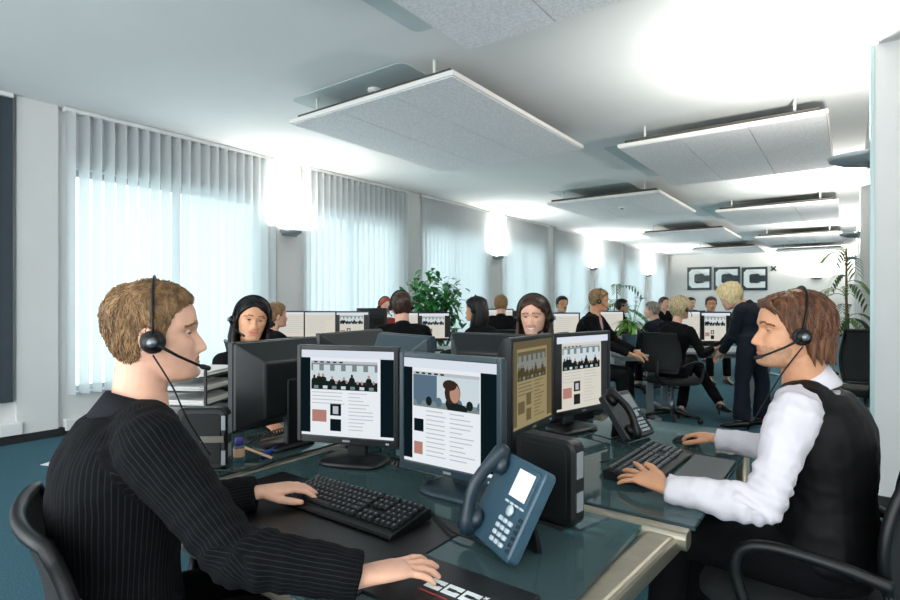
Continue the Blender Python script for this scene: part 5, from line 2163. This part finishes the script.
def palm(label, c, z0, top, n, L, m, seed, spread=1.0, prad=.17, ph=.32, canes=3):
    rn = random.Random(seed)
    r = root('palm', label, 'plant', (c[0], c[1], z0))
    pot(r, c, z0, prad, ph, 'pot_white')
    for ci in range(canes):
        b = V((c[0] + rn.uniform(-.05, .05), c[1] + rn.uniform(-.05, .05), z0 + ph * .85))
        h = top - (0 if ci == 0 else (top - z0) * .22 * ci)
        MB().tube([b, V((b.x, b.y, h))], [.018, .012], 8).build('stem', M['stem'], r)
        for i in range(n):
            fr = MB()
            z = h - rn.uniform(0, .35) * (h - z0)
            a = 2 * PI * (i / n) + rn.uniform(-.4, .4)
            d = V((math.cos(a), math.sin(a), 0))
            base = V((b.x, b.y, z))
            pts = []
            LL = L * rn.uniform(.7, 1.15)
            up = rn.uniform(.3, .9)
            for k in range(9):
                u = k / 8
                pts.append(base + d * (LL * u * spread) + V((0, 0, LL * (up * u - .9 * u * u))))
            fr.tube(pts, [.006 * (1 - .8 * k / 8) for k in range(9)], 5)
            for k in range(2, 9):
                for sgn in (-1, 1):
                    t_ = (pts[k] - pts[k - 1]).normalized()
                    s_ = t_.cross(V((0, 0, 1))).normalized() * sgn
                    leafblade(fr, pts[k], t_ * .8 + s_ * .8 + V((0, 0, -.1)), (0, 0, 1), LL * .34 * (1 - .45 * abs(k / 8 - .45)), .017, .35, 4)
            fr.build('frond', M[m], r)
    return r


q = at(617, 300, 10.5)
palm('small palm near the windows behind the blond man in the suit', (q.x, q.y), 0, 1.62, 6, .62, 'leaf', 11)
q = at(847, 300, 8.6)
palm('tall slender palm beside the right-hand piers', (q.x - .0, 9.25), 0, 2.05, 6, .50, 'leaf2', 12, canes=3, spread=.75)
# white flowers on the desk behind
q = at(633, 300, 8.35)
r = root('flower_vase', 'white flowers in a vase behind the blue plant pot', 'flowers', (q.x, q.y, .735))
MB().lathe([(0, 0), (.05, 0), (.06, .1), (.045, .22), (.05, .25), (.04, .25), (0, .2)], (q.x, q.y, .735)).build('vase', M['pot_white'], r)
rn = random.Random(4)
for i in range(9):
    e = V((q.x + rn.uniform(-.12, .12), q.y + rn.uniform(-.12, .12), .735 + rn.uniform(.42, .66)))
    MB().tube([(q.x, q.y, .90), V((q.x, q.y, .90)).lerp(e, .6) + V((0, 0, .03)), e], .004, 5).build('stem', M['leaf'], r)
    b = MB()
    for k in range(6):
        a = 2 * PI * k / 6
        leafblade(b, e, (math.cos(a), math.sin(a), .55), (0, 0, 1), .075, .026, .3, 4)
    b.build('blossom', M['petal'], r)

# chair and desk beyond the man in the waistcoat, by the right-hand piers
q = at(866, 300, 6.4)
chair('black mesh office chair standing empty by the right-hand piers', .12, 6.6, .15, back_h=1.05)
q = at(842, 300, 6.9)
desk('pale desk by the right-hand piers behind the man in the waistcoat', (.42, 7.8), PI / 2, 1.05, .7)
# letter trays behind the man in pinstripes
q = at(200, 300, 2.55)
r = root('letter_tray', 'black stacked letter tray full of papers, left of the black-haired woman', 'letter tray', (q.x, q.y, .735), .5)
X = Matrix.Translation((q.x, q.y, .735)) @ Matrix.Rotation(.5, 4, 'Z')
for i in range(5):
    z = .004 + i * .062
    MB().bbox((-.13, -.17, z), (.13, .17, z + .004)).xf(X).build('shelf', M['black'], r)
    pa = MB()
    for k in range(5):
        pa.box((rnd.uniform(-.008, .008), rnd.uniform(-.02, .01), z + .006 + k * .004), (.215, .30, .0025), Rz(rnd.uniform(-.05, .05)))
    o = pa.xf(X).build('paper_stack', M['paper'], r)
    o['kind'] = 'stuff'
for sx in (-1, 1):
    for sy in (-1, 1):
        MB().bbox((sx * .13 - .005, sy * .165 - .005, 0), (sx * .13 + .005, sy * .165 + .005, .29)).xf(X).build('post', M['black'], r)
a = onz(77, 462, .0)  # thin pale slab for a pale spot of unknown kind on the carpet
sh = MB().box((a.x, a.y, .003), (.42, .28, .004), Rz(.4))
props(sh.build('pale_floor_patch', M['paper']), 'pale flat patch lying on the blue carpet behind the man in pinstripes', 'paper')
